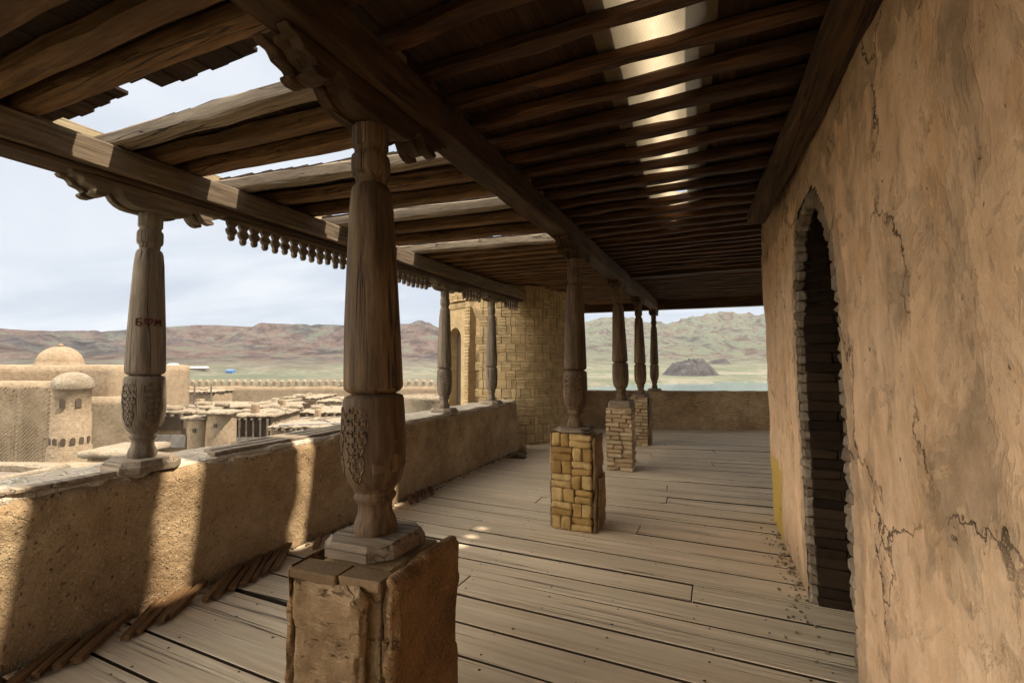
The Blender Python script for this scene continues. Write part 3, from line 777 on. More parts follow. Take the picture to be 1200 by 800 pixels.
# roof boards above the joists (gaps left open)
rd = thing('roof_deck', 'rough plank roof deck above the joists with four open gaps', 'roof')
dk = MB()
gaps = [(1.36, 1.54, .04), (2.09, 2.32, .12), (3.22, 3.36, .08), (4.22, 4.56, .11)]
x = -3.58; nb = 0
while x < -1.22:
    nb += 1
    w = U(.09, .14)
    xm = x+w/2; dx = xm+3.3
    segs = []; a = -2.2
    for (g0, g1, sl) in (gaps if xm < -1.47 else []):
        e = g0+sl*dx+.055*noise.noise(Vector((xm*2.6, g0*5, 0)))+U(-.016, .016)
        if g0 < 1.5: e += -.07 if -2.85 < xm < -2.55 else 0
        segs.append((a, e)); a = g1+.05+sl*dx+U(.0, .015)
    segs.append((a, 12.8))
    for (a, e) in segs:
        if e > 6:
            zz = [(a, 5.0), (5.0, 12.8)]
        else: zz = [(a, e)]
        for (p, q) in zz:
            if a < 0 and -2.52 < xm < -2.42:
                pass
            kz = .004*(nb % 2); dk.beam((xm, p, 2.983+kz+zr(p)), (xm+U(-.004, .004), q, 2.983+kz+zr(q)), w+.012, .022, 6, .003, .003, o=x*9)
    x += w
dk.build('left_boards', M['deck'], rd)
dk = MB(); x = -1.28
SL = lambda Y: -.12-.055*Y                              # centre line of the matted slot
while x < 3.6:
    w = U(.10, .15); xm = x+w/2
    y0, y1 = -2.2, 5.0
    if -.62 < xm < .10:
        dk.beam((xm, -2.2, 2.983), (xm, 1.12+U(-.02, .02), 2.983), w-.002, .022, 4, .003, .003, o=x)
        dk.beam((xm, 5.1+U(-.03, .03), 2.985), (xm, 12.8, 2.983+zr(12)), w-.002, .022, 6, .003, .003, o=x)
    else:
        dk.beam((xm, -2.2, 2.983), (xm, 5.0, 2.983), w+.008, .022, 8, .003, .003, o=x)
        dk.beam((xm, 5.0, 2.983), (xm, 12.8, 2.983+zr(12)), w-.001, .022, 6, .003, .003, o=x)
    x += w
dk.build('right_boards', M['deck'], rd)
mt = MB(); n = 60
vs = []
for i in range(n+1):
    yy = 1.08+(5.14-1.08)*i/n
    for j in range(13):
        xx = SL(yy)-.25+.50*j/12
        vs.append((xx, yy, 2.968+.004*nz((xx, yy, 0), 5)))
def torn(i, j):
    q = [vs[i*13+j], vs[(i+1)*13+j+1]]; yy = (q[0][1]+q[1][1])/2; xx = (q[0][0]+q[1][0])/2
    for (x0, x1, y0, y1) in ((-.31, -.21, 3.98, 4.06), (-.31, -.21, 4.17, 4.27), (-.33, -.22, 4.40, 4.47)):
        if x0 < xx < x1 and y0 < yy < y1: return True
    return False
fs = [(i*13+j, i*13+j+1, (i+1)*13+j+1, (i+1)*13+j) for i in range(n) for j in range(12) if not torn(i, j)]
mt.add(vs, fs, 0, True)
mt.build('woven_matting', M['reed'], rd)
dk = MB(); dk2 = MB(); yy = 1.1
while yy < 5.12:
    w = U(.09, .13); c_ = SL(yy+w/2)
    for D_, a, b_ in ((dk, -.70, c_-.19+U(-.035, .02)), (dk2, c_+.19+U(-.02, .035), .22)):
        D_.beam((a, yy+w/2, 2.985), (b_, yy+w/2, 2.985), w+.01, .02, 3, .003, .003, o=yy)
    yy += w
dk.build('short_boards', M['deck'], rd); dk2.build('short_boards', M['deck'], rd)
ur = MB()  # unseen upper roof, added with a slot to shape light on the matting
for (xa, xb, side) in ((-1.22, None, 0), (None, 4.9, 1)):
    vs = []
    for i in range(21):
        yy = -2.2+15.0*i/20; c_ = SL(min(max(yy, 1.0), 5.1)); hw = .17+.03*nz((yy, 0, 0), 2.0)
        if yy > 5.0: hw = 0.0
        if yy < 1.15: hw = 0.0
        c_ += .085; a, b_ = (xa, c_-hw+.001) if side == 0 else (c_+hw, xb)
        zb = 3.12+zr(yy)
        for (q, z) in ((a, zb), (b_, zb), (b_, zb+(.05 if side == 0 else .16)), (a, zb+(.16 if side == 0 else .05))): vs.append((q, yy, z))
    fs = [(i*4+k, (i+1)*4+k, (i+1)*4+(k+1) % 4, i*4+(k+1) % 4) for i in range(20) for k in range(4)]
    fs += [(0, 1, 2, 3), (83, 82, 81, 80)]
    ur.add(vs, fs)
for yy in (-2.2, 0.2, 5.3, 8.0, 11.5):
    ur.box((-.5, yy, 3.055+zr(yy)), (1.3, .1, .128))
for xx in (-1.16, 3.3):
    for q in range(20):
        yy = -2.2+.71*q+.355; ur.box((xx, yy, 3.062+zr(yy)), (.1, .71, .115))
ur.build('added_slot_roof', M['mudtop'], rd)

# carved fringe hanging below the edge beam
pend = MB(); 
prof = [(.006, -.118), (.014, -.108), (.018, -.096), (.014, -.086), (.022, -.078), (.030, -.066), (.032, -.052), (.026, -.042), (.018, -.036), (.024, -.026), (.030, -.016), (.032, 0)]
poly = [(u, z) for u, z in prof]+[(-u, z) for u, z in prof[::-1]]
Mx = Matrix(((0, 0, 1, -.016), (1, 0, 0, 0), (0, 1, 0, 0), (0, 0, 0, 1)))
pend.prism(poly, .032, Mx)
pme = pend.build('pendant', M['edge']).data
bpy.data.objects.remove(bpy.data.objects['pendant'])
for (y0, y1, lab) in ((2.33, 3.70, 'carved fringe of wooden pendants right of the graffiti column'), (3.95, 5.06, 'carved pendant fringe between the near column and the bleached column'), (5.94, 6.52, 'short carved pendant fringe between the two bleached columns'), (7.4, 8.0, 'small dark pendant fringe ending at the brick tower')):
    z = 2.655+zr((y0+y1)/2)*.6
    t = thing('pendant_fringe', lab, 'carved fringe', (-3.45, y0, z), 0, 'pendant fringes below the edge beam')
    r_ = MB(); r_.box((0, (y1-y0)/2, -.002), (.045, y1-y0, .022), None, .004); r_.build('rail', M['edge'], t)
    n = int((y1-y0)/.092)
    for k in range(n):
        o = bpy.data.objects.new('pendant', pme); COL.objects.link(o); o.parent = t
        o.location = (0, (k+.5)*(y1-y0)/n, -.012); o.rotation_euler = (0, 0, U(-.06, .06)); o.scale = (1, U(1.15, 1.3), U(1.25, 1.45))

# ------------------------------------------------------------------ plaster wall with the arched doorway
def WX(Y, z): return .589-.022*Y-.020*z
Y0d, Y1d, YA, ZA, ZS = 2.56, 3.60, 3.17, 2.46, 1.72
def contour():
    pts = [(Y1d, -.05)]
    for z in ys(0, ZS, .06): pts.append((Y1d, z))
    for i in range(1, 9):
        a = i/8; pts.append((Y1d+(YA-Y1d)*(1-cos(a*pi/2))**1.0, ZS+(ZA-ZS)*sin(a*pi/2)**.92))
    for i in range(1, 9):
        a = 1-i/8; pts.append((Y0d+(YA-Y0d)*(1-cos(a*pi/2)), ZS+(ZA-ZS)*sin(a*pi/2)**.92))
    for z in ys(0, ZS, .06)[::-1][1:]: pts.append((Y0d, z))
    pts.append((Y0d, -.05))
    return pts
CT = contour()
def inside(y, z, g=0):
    if not (Y0d-g < y < Y1d+g) or z > ZA+g: return False
    if z < ZS: return True
    c = False; pts = CT+[CT[0]]
    cy, cz = YA, 1.2
    f = 1+g/.55
    y2 = cy+(y-cy)/f; z2 = cz+(z-cz)/f
    for (a, b_), (c_, d) in zip(pts[:-1], pts[1:]):
        if (b_ > z2) != (d > z2) and y2 < (c_-a)*(z2-b_)/(d-b_)+a: c = not c
    return c
t = thing('plaster_wall', 'peeling salmon plaster wall with a tall pointed doorway on the right', 'wall')
w = MB(); st = .03
ny = int((5.43+1.6)/st); nzr = int(3.1/st); ix = {}
def WV(i, j):
    if (i, j) in ix: return ix[(i, j)]
    y = -1.6+7.03*i/ny; z = -.06+3.10*j/nzr
    x = WX(y, z)+.012*fbm((0, y, z), 1.6, 4, 4)+.003*nz((0, y, z), 14)
    e = 5.43-y
    if e < .04: x += .03*(1-e/.04)**2
    if z > 2.5: x += .02*max(0, fbm((0, y, z), 5, 3, 8))
    ix[(i, j)] = len(w.v); w.v.append((x, y, z)); return ix[(i, j)]
for i in range(ny):
    for j in range(nzr):
        if inside(-1.6+7.03*(i+.5)/ny, -.06+3.1*(j+.5)/nzr, .045): continue
        w.f.append([WV(i, j), WV(i+1, j), WV(i+1, j+1), WV(i, j+1)][::-1]); w.m.append(0); w.sm.append(True)
# far return face
b0 = len(w.v)
for j in range(nzr+1):
    z = -.06+3.1*j/nzr; w.v.append(tuple(w.v[WV(ny, j)])); w.v.append((4.9, 5.43, z))
for j in range(nzr):
    a = b0+2*j; w.f.append([a, a+2, a+3, a+1]); w.m.append(0); w.sm.append(False)
w.build('plaster_face', M['plaster'], t)
# reveal of the doorway and dark passage behind it
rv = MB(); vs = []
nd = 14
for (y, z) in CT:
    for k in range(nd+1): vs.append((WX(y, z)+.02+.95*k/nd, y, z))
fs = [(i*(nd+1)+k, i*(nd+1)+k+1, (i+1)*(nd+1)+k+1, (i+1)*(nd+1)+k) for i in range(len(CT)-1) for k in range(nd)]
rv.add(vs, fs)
rv.build('passage_lining', M['passage_shade'], t)
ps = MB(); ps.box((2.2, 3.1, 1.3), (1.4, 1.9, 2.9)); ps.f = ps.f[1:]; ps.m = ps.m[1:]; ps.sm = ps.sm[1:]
ps.build('passage_room', M['passage_shade'], t)
jb = MB(); z = .0; k = 0
while z < 1.9:
    u = -.05 if k % 2 else 0
    while u < .9:
        a = max(u, 0); e = u+U(.2, .25)
        zt = z
        jb.box((WX(3.6, z)+.035+(a+e)/2, Y1d-.004+U(-.006, .006), z+.03), (e-a-.006, .05+U(0, .02), .059), None, .005, .006)
        u = e
    z += .062; k += 1
jb.build('jamb_brick', M['brick_dark'], t)
# rounded cut bricks edging the opening
sb = MB(); acc = 0; last = None
for (a, b_), (c_, d) in zip(CT[:-1], CT[1:]):
    ln = sqrt((c_-a)**2+(d-b_)**2)
    if ln < 1e-6: continue
    n = max(1, int(round(ln/.062)))
    for k in range(n):
        y = a+(c_-a)*(k+.5)/n; z = b_+(d-b_)*(k+.5)/n
        ty, tz = (c_-a)/ln, (d-b_)/ln
        ny_, nz_ = tz, -ty                        # outward of the opening
        if (y-YA)*ny_+(z-1.2)*nz_ < 0: ny_, nz_ = -ny_, -nz_
        wd = U(.07, .105); c0 = Vector((WX(y, z)+.018+U(-.006, .004), y+ny_*(wd/2-.022), z+nz_*(wd/2-.022)))
        R = Matrix(((1, 0, 0), (0, ny_, ty), (0, nz_, tz)))
        sb.box(c0-Vector((-.012, 0, 0)), (.06, wd, ln/n-.003), R, .012, .008)
sb.build('door_surround', M['brick_grey'], t)

# ------------------------------------------------------------------ round brick tower
tc_ = Vector((-4.2, 9.25, 0)); TR = 1.38
t = thing('brick_tower', 'round tan brick tower with basket weave courses at the parapet end', 'tower', tc_)
tb = MB(); tb.lathe([(TR-.42, -9), (TR-.42, 3.12)], 72); tb.lathe([(TR-.03, -9), (TR-.03, 3.12), (TR-.42, 3.16)], 90, a0=atan2(-.918, -.397)+.20, a1=atan2(-.918, -.397)+2*pi-.20); tb.build('tower_core', M['joint'], t)
dn = atan2(-.918, -.397)                     # direction the doorway faces
bk = MB(); zz = -.3; row = 0; m = .178
while zz < 3.02:
    nmod = int(2*pi*TR/m)
    for k in range(nmod):
        a = 2*pi*(k+.5)/nmod
        if cos(a-radians(-70)) < -.15: continue
        a += .07*(row % 3); da = (a-dn+pi) % (2*pi)-pi
        if abs(da) < .36 and zz < 2.62 : continue
        R0 = Matrix.Rotation(a+pi/2, 3, 'Z')
        def put(u, z, w_, h_):
            aa = a+u/TR; r = TR-.026+U(-.004, .006)
            bk.box((r*cos(aa), r*sin(aa), z), (w_-.005, .07, h_-.002), Matrix.Rotation(aa+pi/2, 3, 'Z') @ Matrix.Rotation(U(-.04, .04), 3, 'Y'),   .007, .004)
        hh = .166
        if random.random() < .76:
            for q in range(3): put(0, zz+hh*(q+.5)/3, m, hh/3)
        else:
            for q in range(2): put((q-.5)*m/2, zz+hh/2, m/2, hh)
    zz += .17; row += 1
for k in range(110):
    a = 2*pi*k/110
    if cos(a-radians(-70)) < -.15: continue
    bk.box(((TR-.02)*cos(a), (TR-.02)*sin(a), 2.99), (.072, .07, .2), Matrix.Rotation(a+pi/2, 3, 'Z'), .008, .004)
bk.build('brick_facing', M['brick_tower'], t)
# doorway panel: flat frame with arched recess
dp = thing('doorway', None, None); del_keys = [k_ for k_ in dp.keys()]
bpy.data.objects.remove(dp)
R0 = Matrix.Rotation(dn+pi/2, 3, 'Z')
def TP(u, out, z): return Vector((cos(dn), sin(dn), 0))*(TR+out)+R0 @ Vector((u, 0, 0))+Vector((0, 0, z))
fr = MB()
hw = .46; ow = .20
arch = [(-ow, .3), (-ow, 2.0)]+[(-ow*cos(a), 2.0+.24*sin(a)) for a in [pi*k/10 for k in range(1, 10)]]+[(ow, 2.0), (ow, .3)]
outer = [(-hw, .3), (-hw, 2.62), (hw, 2.62), (hw, .3)]
na = len(arch)
def fan(y):
    return [TP(u, y, z) for u, z in arch]
out_pts = []
for (u, z) in arch:
    if abs(abs(u)-ow) < 1e-6 and z < 2.0+1e-6: out_pts.append((math.copysign(hw, u), z))
    else:
        a = atan2((z-2.0)/.62, u/hw); s_ = max(abs(cos(a)), abs(sin(a))); out_pts.append((hw*cos(a)/s_, 2.0+.62*sin(a)/s_))
for (oa, ob) in ((.05, -.2),):
    A = fan(oa); B = [TP(u, oa, z) for u, z in out_pts]; C_ = fan(ob); D = [TP(u, -.12, z) for u, z in out_pts]
    fr.add(A+B, [(i, i+1, na+i+1, na+i) for i in range(na-1)])
    fr.add(A+C_, [(i, na+i, na+i+1, i+1) for i in range(na-1)])
    fr.add(B+D, [(i, i+1, na+i+1, na+i) for i in range(na-1)])
fr.build('doorway_frame', M['brick_tower'], t)
dd_ = MB(); dd_.prism([(u*1.02, z) for u, z in arch], .02, Matrix.Translation(TP(0, -.16, 0)) @ Matrix.Rotation(dn+pi/2, 4, 'Z') @ Matrix.Rotation(pi/2, 4, 'X'))
dd_.build('doorway_shade_panel', M['towndark'], t)  # dark panel standing in for the shade inside the doorway
pb = MB()
for sgn in (-1, 1):
    z = .3
    while z < 2.6:
        pb.box(TP(sgn*.40, .055, z+.03), (.13, .05, .054), R0, .008, .003); z += .062
u = -.45
while u < .46:
    pb.box(TP(u, .055, 2.66), (.05, .05, .11), R0, .008, .003); u += .058
pb.build('frame_brick', M['brick_tower'], t)

# ------------------------------------------------------------------ land, river, hills
GZ = -9.0
def smooth(a, b_, x):
    t_ = min(max((x-a)/(b_-a), 0), 1); return t_*t_*(3-2*t_)
def ridged(p, s, n=6, o=0):
    a = 1; t_ = 0; w = 1
    for i in range(n):
        v = 1-abs(nz(p, s, o+i*5.1)); v *= v*w; w = min(max(v*1.6, 0), 1)
        t_ += v*a; a *= .5; s *= 2.1
    return t_
def bank(az):                        # distance of the far river bank
    d = math.degrees(az)
    return 430+8.5*(d+8)+18*noise.noise(Vector((d*.35, 0, 0))) if d > -14 else 415-33-(-14-d)*22
def ground_z(x, y):
    r = sqrt(x*x+y*y); az = atan2(x, y); d = math.degrees(az)
    right = smooth(-24, -13, d)*(1-smooth(60, 90, d))
    # left: plain, then hills
    zl = GZ-2.5*smooth(150, 600, r)
    rot = .5+.5*noise.noise(Vector((d*.06, 3, 0)))
    crest_l = (96-26*smooth(-52, -66, d))*smooth(-28, -36, d)*(1+.16*noise.noise(Vector((d*.11, 8, 0))))+60*smooth(-40, -30, d)*smooth(-20, -28, d)
    f = smooth(560, 1750, r)
    p = (x*.001, y*.001, 0)
    rg = ridged(p, 2.6, 8, 4)
    zl += crest_l*min(1.0, f*(.40+.75*rg)*1.05)+smooth(560, 700, r)*6*rg
    zl += smooth(2100, 3600, r)*20
    # right: drop to the river, opposite bank, long slope, high hills
    bk_ = bank(az)
    zr_ = GZ-9*smooth(50, 110, r)-4*smooth(110, 160, r)
    zr_ = zr_+(6.2)*smooth(bk_-12, bk_+12, r)+2*smooth(bk_, bk_+200, r)
    zr_ += 30*smooth(bk_+150, 1300, r)*(.6+.6*rg)+160*min(1.0, smooth(900, 2700, r)*(.42+.72*rg))+40*smooth(2500, 3600, r)
    z = zl*(1-right)+zr_*right
    z += 1.6*fbm((x, y, 0), .012, 4, 2)*smooth(120, 500, r)*(1-.6*right)+.25*fbm((x, y, 0), .06, 3)*smooth(60, 140, r)
    return z
def polar(r0, r1, nr, a0, a1, na, name, mat):
    g_ = MB(); vs = []
    for i in range(nr+1):
        r = r0*(r1/r0)**(i/nr)
        for j in range(na+1):
            a = radians(a0+(a1-a0)*j/na); x, y = r*sin(a), r*cos(a)
            vs.append((x, y, ground_z(x, y) if r > 40 else GZ))
    fs = [(i*(na+1)+j, i*(na+1)+j+1, (i+1)*(na+1)+j+1, (i+1)*(na+1)+j) for i in range(nr) for j in range(na)]
    g_.add(vs, [f_[::-1] for f_ in fs], 0, True)
    return g_.build(name, mat)

def land_mat(name):
    m, nt, b = new_mat(name)
    tcn = N(nt, 'TexCoord'); v = tcn.outputs['Object']
    sep = N(nt, 'SeparateXYZ'); L(nt, v, sep.inputs[0])
    geo = N(nt, 'NewGeometry'); sn = N(nt, 'SeparateXYZ'); L(nt, geo.outputs['Normal'], sn.inputs[0])
    a = noise_t(nt, v, .006, 10, .7); d = noise_t(nt, v, .03, 10, .72); e = noise_t(nt, v, .12, 6, .7)
    rock = ramp(nt, a, [(.36, (.085, .08, .08)), (.46, (.13, .105, .098)), (.54, (.18, .125, .105)), (.66, (.12, .108, .10))])
    rock = mix(nt, .6, rock, ramp(nt, d, [(.38, .22), (.56, 1.3)]), 'MULTIPLY')
    sand = ramp(nt, d, [(.35, (.30, .26, .19)), (.6, (.42, .37, .28))])
    grass = ramp(nt, e, [(.3, (.09, .135, .085)), (.6, (.19, .215, .14))])
    # green belt on the flat ground, sparse green on slopes
    r2 = N(nt, 'VectorMath', operation='LENGTH'); L(nt, v, r2.inputs[0])
    flat = ramp(nt, sn.outputs['Z'], [(.955, 0), (.99, 1)])
    rightm = math_(nt, 'GREATER_THAN', math_(nt, 'ADD', sep.outputs['X'], math_(nt, 'MULTIPLY', sep.outputs['Y'], .36)), 0)
    sparse = ramp(nt, math_(nt, 'ADD', d, math_(nt, 'MULTIPLY', rightm, .085)), [(.53, 0), (.62, 1)])
    lowm = ramp(nt, math_(nt, 'DIVIDE', math_(nt, 'ADD', sep.outputs['Z'], 20), 120), [(.06, 1), (.24, 0)])
    g_ = math_(nt, 'MULTIPLY', ramp(nt, math_(nt, 'ADD', math_(nt, 'MULTIPLY', a, .5), math_(nt, 'MULTIPLY', e, .5)), [(.44, 0), (.54, 1)]), .9)
    c_low = mix(nt, g_, sand, grass)
    c_high = mix(nt, math_(nt, 'MULTIPLY', sparse, .75), rock, mix(nt, .5, grass, (.13, .17, .11)))
    pale = mix(nt, math_(nt, 'MULTIPLY', rightm, .22), c_high, mix(nt, .5, sand, c_high))
    c = mix(nt, lowm, pale, c_low)
    L(nt, c, b.inputs['Base Color']); b.inputs['Roughness'].default_value = 1; b.inputs['Specular IOR Level'].default_value = 0
    bump(nt, b, d, 22, .9)
    return m
LM = land_mat('dry_land')
tag(polar(8, 850, 110, -125, 65, 420, 'ground', LM), kind='structure')
tag(polar(850, 5200, 150, -125, 65, 620, 'hills', LM), kind='structure')
bg_ = MB(); n = 40
vs = [(0, 0, GZ-.3)]+[(5200*sin(radians(65+170*k/n)), 5200*cos(radians(65+170*k/n)), GZ-8) for k in range(n+1)]
bg_.add(vs, [(0, k+1, k+2)[::-1] for k in range(n)])
tag(bg_.build('ground_behind', LM), kind='structure')
# river
m, nt, b = new_mat('river_water'); b.inputs['Base Color'].default_value = (.10, .165, .17, 1); b.inputs['Roughness'].default_value = .12; b.inputs['Specular IOR Level'].default_value = .5
v = coords(nt, (1, 1, 1), rnd=False); bump(nt, b, noise_t(nt, v, .6, 4, .6), .15, .5)
rv = MB(); vs = []
for k in range(41):
    a = radians(-26+96*k/40)
    for r in (95, 640): vs.append((r*sin(a), r*cos(a), -18.0))
rv.add(vs, [(2*k, 2*k+1, 2*k+3, 2*k+2) for k in range(40)])
tag(rv.build('river', m), kind='structure')
# dark crag on the far bank
m, nt, b = new_mat('crag_rock')
v = coords(nt, (1, 1, .5), rnd=False); a = noise_t(nt, v, .06, 8, .7, 1); d = noise_t(nt, v, .35, 6, .7)
c = mix(nt, .5, ramp(nt, a, [(.35, (.055, .05, .05)), (.55, (.12, .105, .10)), (.7, (.19, .165, .15))]), ramp(nt, d, [(.3, .4), (.6, 1.1)]), 'MULTIPLY')
L(nt, c, b.inputs['Base Color']); b.inputs['Roughness'].default_value = 1; b.inputs['Specular IOR Level'].default_value = .1; bump(nt, b, math_(nt, 'ADD', a, d), 3, .9)
P = at(808, 441, 585); P.z = ground_z(P.x, P.y)
def crag(w_, d_, h_, seed):
    k_ = MB(); n = 56; vs = []
    for i in range(n+1):
        for j in range(n+1):
            u = -1+2*i/n; w2 = -1+2*j/n
            r = sqrt(u*u+w2*w2)
            hgt = 1-smooth(.45, 1, r)
            hgt = min(.86+.1*nz((u, w2, 0), 4, seed), hgt*(.62+.22*ridged((u*1.0, w2, seed), 1.1, 5, seed)))*(1+.12*nz((u, w2, 0), 7, seed))
            hgt *= 1-.35*smooth(-.1, -1, u)+.12*(1 if .1 < u < .42 else 0)
            vs.append((u*w_*(1+.08*nz((u, w2, 0), 3, seed)), w2*d_, hgt*h_-1.5))
    k_.add(vs, [(i*(n+1)+j, (i+1)*(n+1)+j, (i+1)*(n+1)+j+1, i*(n+1)+j+1) for i in range(n) for j in range(n)], 0, False)
    return k_
o = crag(40, 26, 22, 3).build('rock_outcrop', m); o.location = P; o.rotation_euler = (0, 0, YAW)
tag(o, 'large dark rock crag rising beside the river beyond the far parapet', 'rock')
P2 = at(842, 421, 800); P2.z = ground_z(P2.x, P2.y)-1
o = crag(24, 16, 10, 8).build('rock_outcrop', m); o.location = P2; o.rotation_euler = (0, 0, YAW+.2)
tag(o, 'small reddish rock ridge on the slope behind the large crag', 'rock')

# ------------------------------------------------------------------ the clay town below
def place(name, label, cat, px, py, d, group=None, rz=0):
    p = at(px, py, d)
    t_ = thing(name, label, cat, (p.x, p.y, GZ), YAW+rz, group)
    return t_, p.z-GZ, d/FPX                     # thing, height of that pixel above ground, metres per pixel
def dome_prof(r, h, z0): return [(r*cos(a), z0+h*sin(a)) for a in [pi/2*k/12 for k in range(13)]]
def arch_win(t_, r_, a_, z, w_, h_, name='window'):
    k_ = MB(); pts = [(-w_/2, 0), (w_/2, 0), (w_/2, h_-w_/2)]+[(w_/2*cos(a), h_-w_/2+w_/2*sin(a)) for a in [pi*q/8 for q in range(1, 8)]]+[(-w_/2, h_-w_/2)]
    k_.prism(pts, .06, Matrix.Translation((r_*cos(a_), r_*sin(a_), z)) @ Matrix.Rotation(a_+pi/2, 4, 'Z') @ Matrix.Rotation(pi/2, 4, 'X'))
    return k_.build(name, M['towndark'], t_)
# great building at the left
t, h, s = place('madrasa', 'large sand coloured building with a dome and lattice brick front at left', 'building', 66, 428, 33)
k_ = MB(); k_.rough((-16, 0, 0), (67*s, 8, h), .5, .05, .12, .6, 1, edge=.1); k_.build('rear_block', M['town'], t)
hf = at(0, 447, 31).z-GZ
k_ = MB(); k_.rough((-16, -2.0, 0), (1.95, .05, hf), .5, .04, .08, .6, 2, edge=.08); k_.build('front_wall', M['town'], t)
k_ = MB(); k_.rough((44*s, -1.0, 0), (105*s, .2, at(140, 465, 32).z-GZ), .5, .04, .1, .6, 3, edge=.1); k_.build('side_wall', M['town'], t)
k_ = MB(); R_ = 23*s; k_.lathe([(R_*1.03, h-.3), (R_*1.03, h+.12), (R_, h+.14)]+dome_prof(R_, R_*.95, h+.14)[1:]+[(.25, h+.12+R_*.96), (.1, h+.3+R_*.96), (.02, h+.35+R_*.96)], 40, (-9*s-2.3, 3.2, 0)); k_.build('dome', M['town'], t)
k_ = MB()
x = -15.05
while x < 1.4:                                  # panels of diagonal lattice between columns of short brick dashes
    for (pw, kind) in ((1.15, 'lat'), (.85, 'dash')):
        if x+pw > 1.95: x = 9; break
        if kind == 'lat':
            q = -5.0
            while q < pw:
                a0 = max(0, q); a1 = min(pw, q+5.0)
                if a1-a0 > .1:
                    z0 = hf-.35-5.0+(a0-q); z1 = hf-.35-5.0+(a1-q)
                    m_ = Vector((x+(a0+a1)/2, -2.02, (z0+z1)/2)); ln = sqrt((a1-a0)**2+(z1-z0)**2)
                    k_.box(m_, (ln, .07, .085), Matrix.Rotation(-pi/4, 3, 'Y'))
                q += .25
        else:
            z = hf-5.2
            while z < hf-.5:
                for u in (.2, .42, .64): k_.box((x+u, -2.02, z+(.12 if u == .42 else 0)), (.13, .08, .10))
                z += .27
        x += pw+.06
k_.build('lattice_brickwork', M['town'], t).location = (0, .038, 0)
# turret
t, h, s = place('turret', 'round domed clay turret with small arched windows in front of the madrasa', 'tower', 85, 456, 26)
r = 17.5*s; zt = h
k_ = MB(); k_.lathe([(r*1.45, 0), (r*1.2, zt-5.0), (r*1.13, zt-3.2), (r*1.04, zt-3.05), (r*1.02, zt-1.35), (r*.97, zt-1.28), (r*.96, zt-.02), (r*1.06, zt+.02), (r*1.06, zt+.08)], 40, wob=.03); k_.build('turret_wall', M['town'], t)
k_ = MB(); k_.lathe([(r*1.08, zt+.08), (r*1.1, zt+.25)]+[(r*1.08*cos(a), zt+.25+r*.86*sin(a)) for a in [pi/2*q/10 for q in range(1, 11)]], 36, wob=.03); k_.build('dome', M['townroof'], t)
for a in (-74, -28): arch_win(t, r*.975-.02, radians(a), zt-.98, .25, .52)
for a in (-92, -66, -40, -16, -118, 10): arch_win(t, r*1.04-.02, radians(a), zt-2.95, .2, .36)
# flat roof with raised pale rim at lower left
t, h, s = place('flat_roof_house', 'house with a pale rimmed flat roof at the lower left below the turret', 'house', -10, 556, 15)
k_ = MB(); k_.rough((-3, -1.0, 0), (1.25, 3, h-.2), .4, .04, .1, .8, 6); k_.build('house_wall', M['town'], t)
k_ = MB()
for (a, b_) in (((-3, -1.1), (.9, -1.1)), ((.9, -1.1), (1.55, .9)), ((1.55, .9), (-3, 1.5))):
    k_.beam((a[0], a[1], h-.05), (b_[0], b_[1], h-.0), .3, .28, 8, .05, .05)
k_.build('roof_rim', M['townroof'], t)
k_ = MB(); k_.box((-.9, .3, h-.17), (4.0, 2.2, .06)); k_.build('roof_surface', M['townwood'], t)
t, h, s = place('low_hut', 'low pale roofed hut wedged between the turret and the graffiti column', 'hut', 112, 533, 23)
k_ = MB(); k_.rough((-12*s, 0, 0), (40*s, 2.4, h-.1), .35, .04, .12, .8, 7); k_.build('hut_wall', M['town'], t)
k_ = MB(); k_.rough((-18*s, -.3, h-.16), (44*s, 2.6, h+.22), .2, .06, .1, 1.2, 8, edge=.1); k_.build('hut_roof', M['townroof'], t)

def roof_clutter(t_, x0, x1, y0, y1, z, n):
    rr = random.Random(int(x1*100)+n)
    for q in range(n):
        x, y = rr.uniform(x0, x1), rr.uniform(y0, y1)
        a = MB(); k = rr.random()
        if k < .45:
            ln = rr.uniform(.8, 2.2); an = rr.uniform(0, pi)
            a.beam((x-ln/2*cos(an), y-ln/2*sin(an), z+.08), (x+ln/2*cos(an), y+ln/2*sin(an), z+.08+rr.uniform(-.05, .2)), .09, .07, 3, .02, .01); a.build('loose_pole', M['townwood'], t_)
        elif k < .8:
            w_ = rr.uniform(.3, .8); a.rough((x-w_, y-w_*.6, z-.1), (x+w_, y+w_*.6, z+rr.uniform(.15, .4)), .2, .1, .15, 2, x, edge=.1); a.build('clay_heap', M['townroof'], t_)
        else:
            w_ = rr.uniform(.2, .35); a.rough((x-w_, y-w_, z-.1), (x+w_, y+w_, z+rr.uniform(.4, .8)), .15, .03, .05, 2, x); a.build('chimney', M['town'], t_)
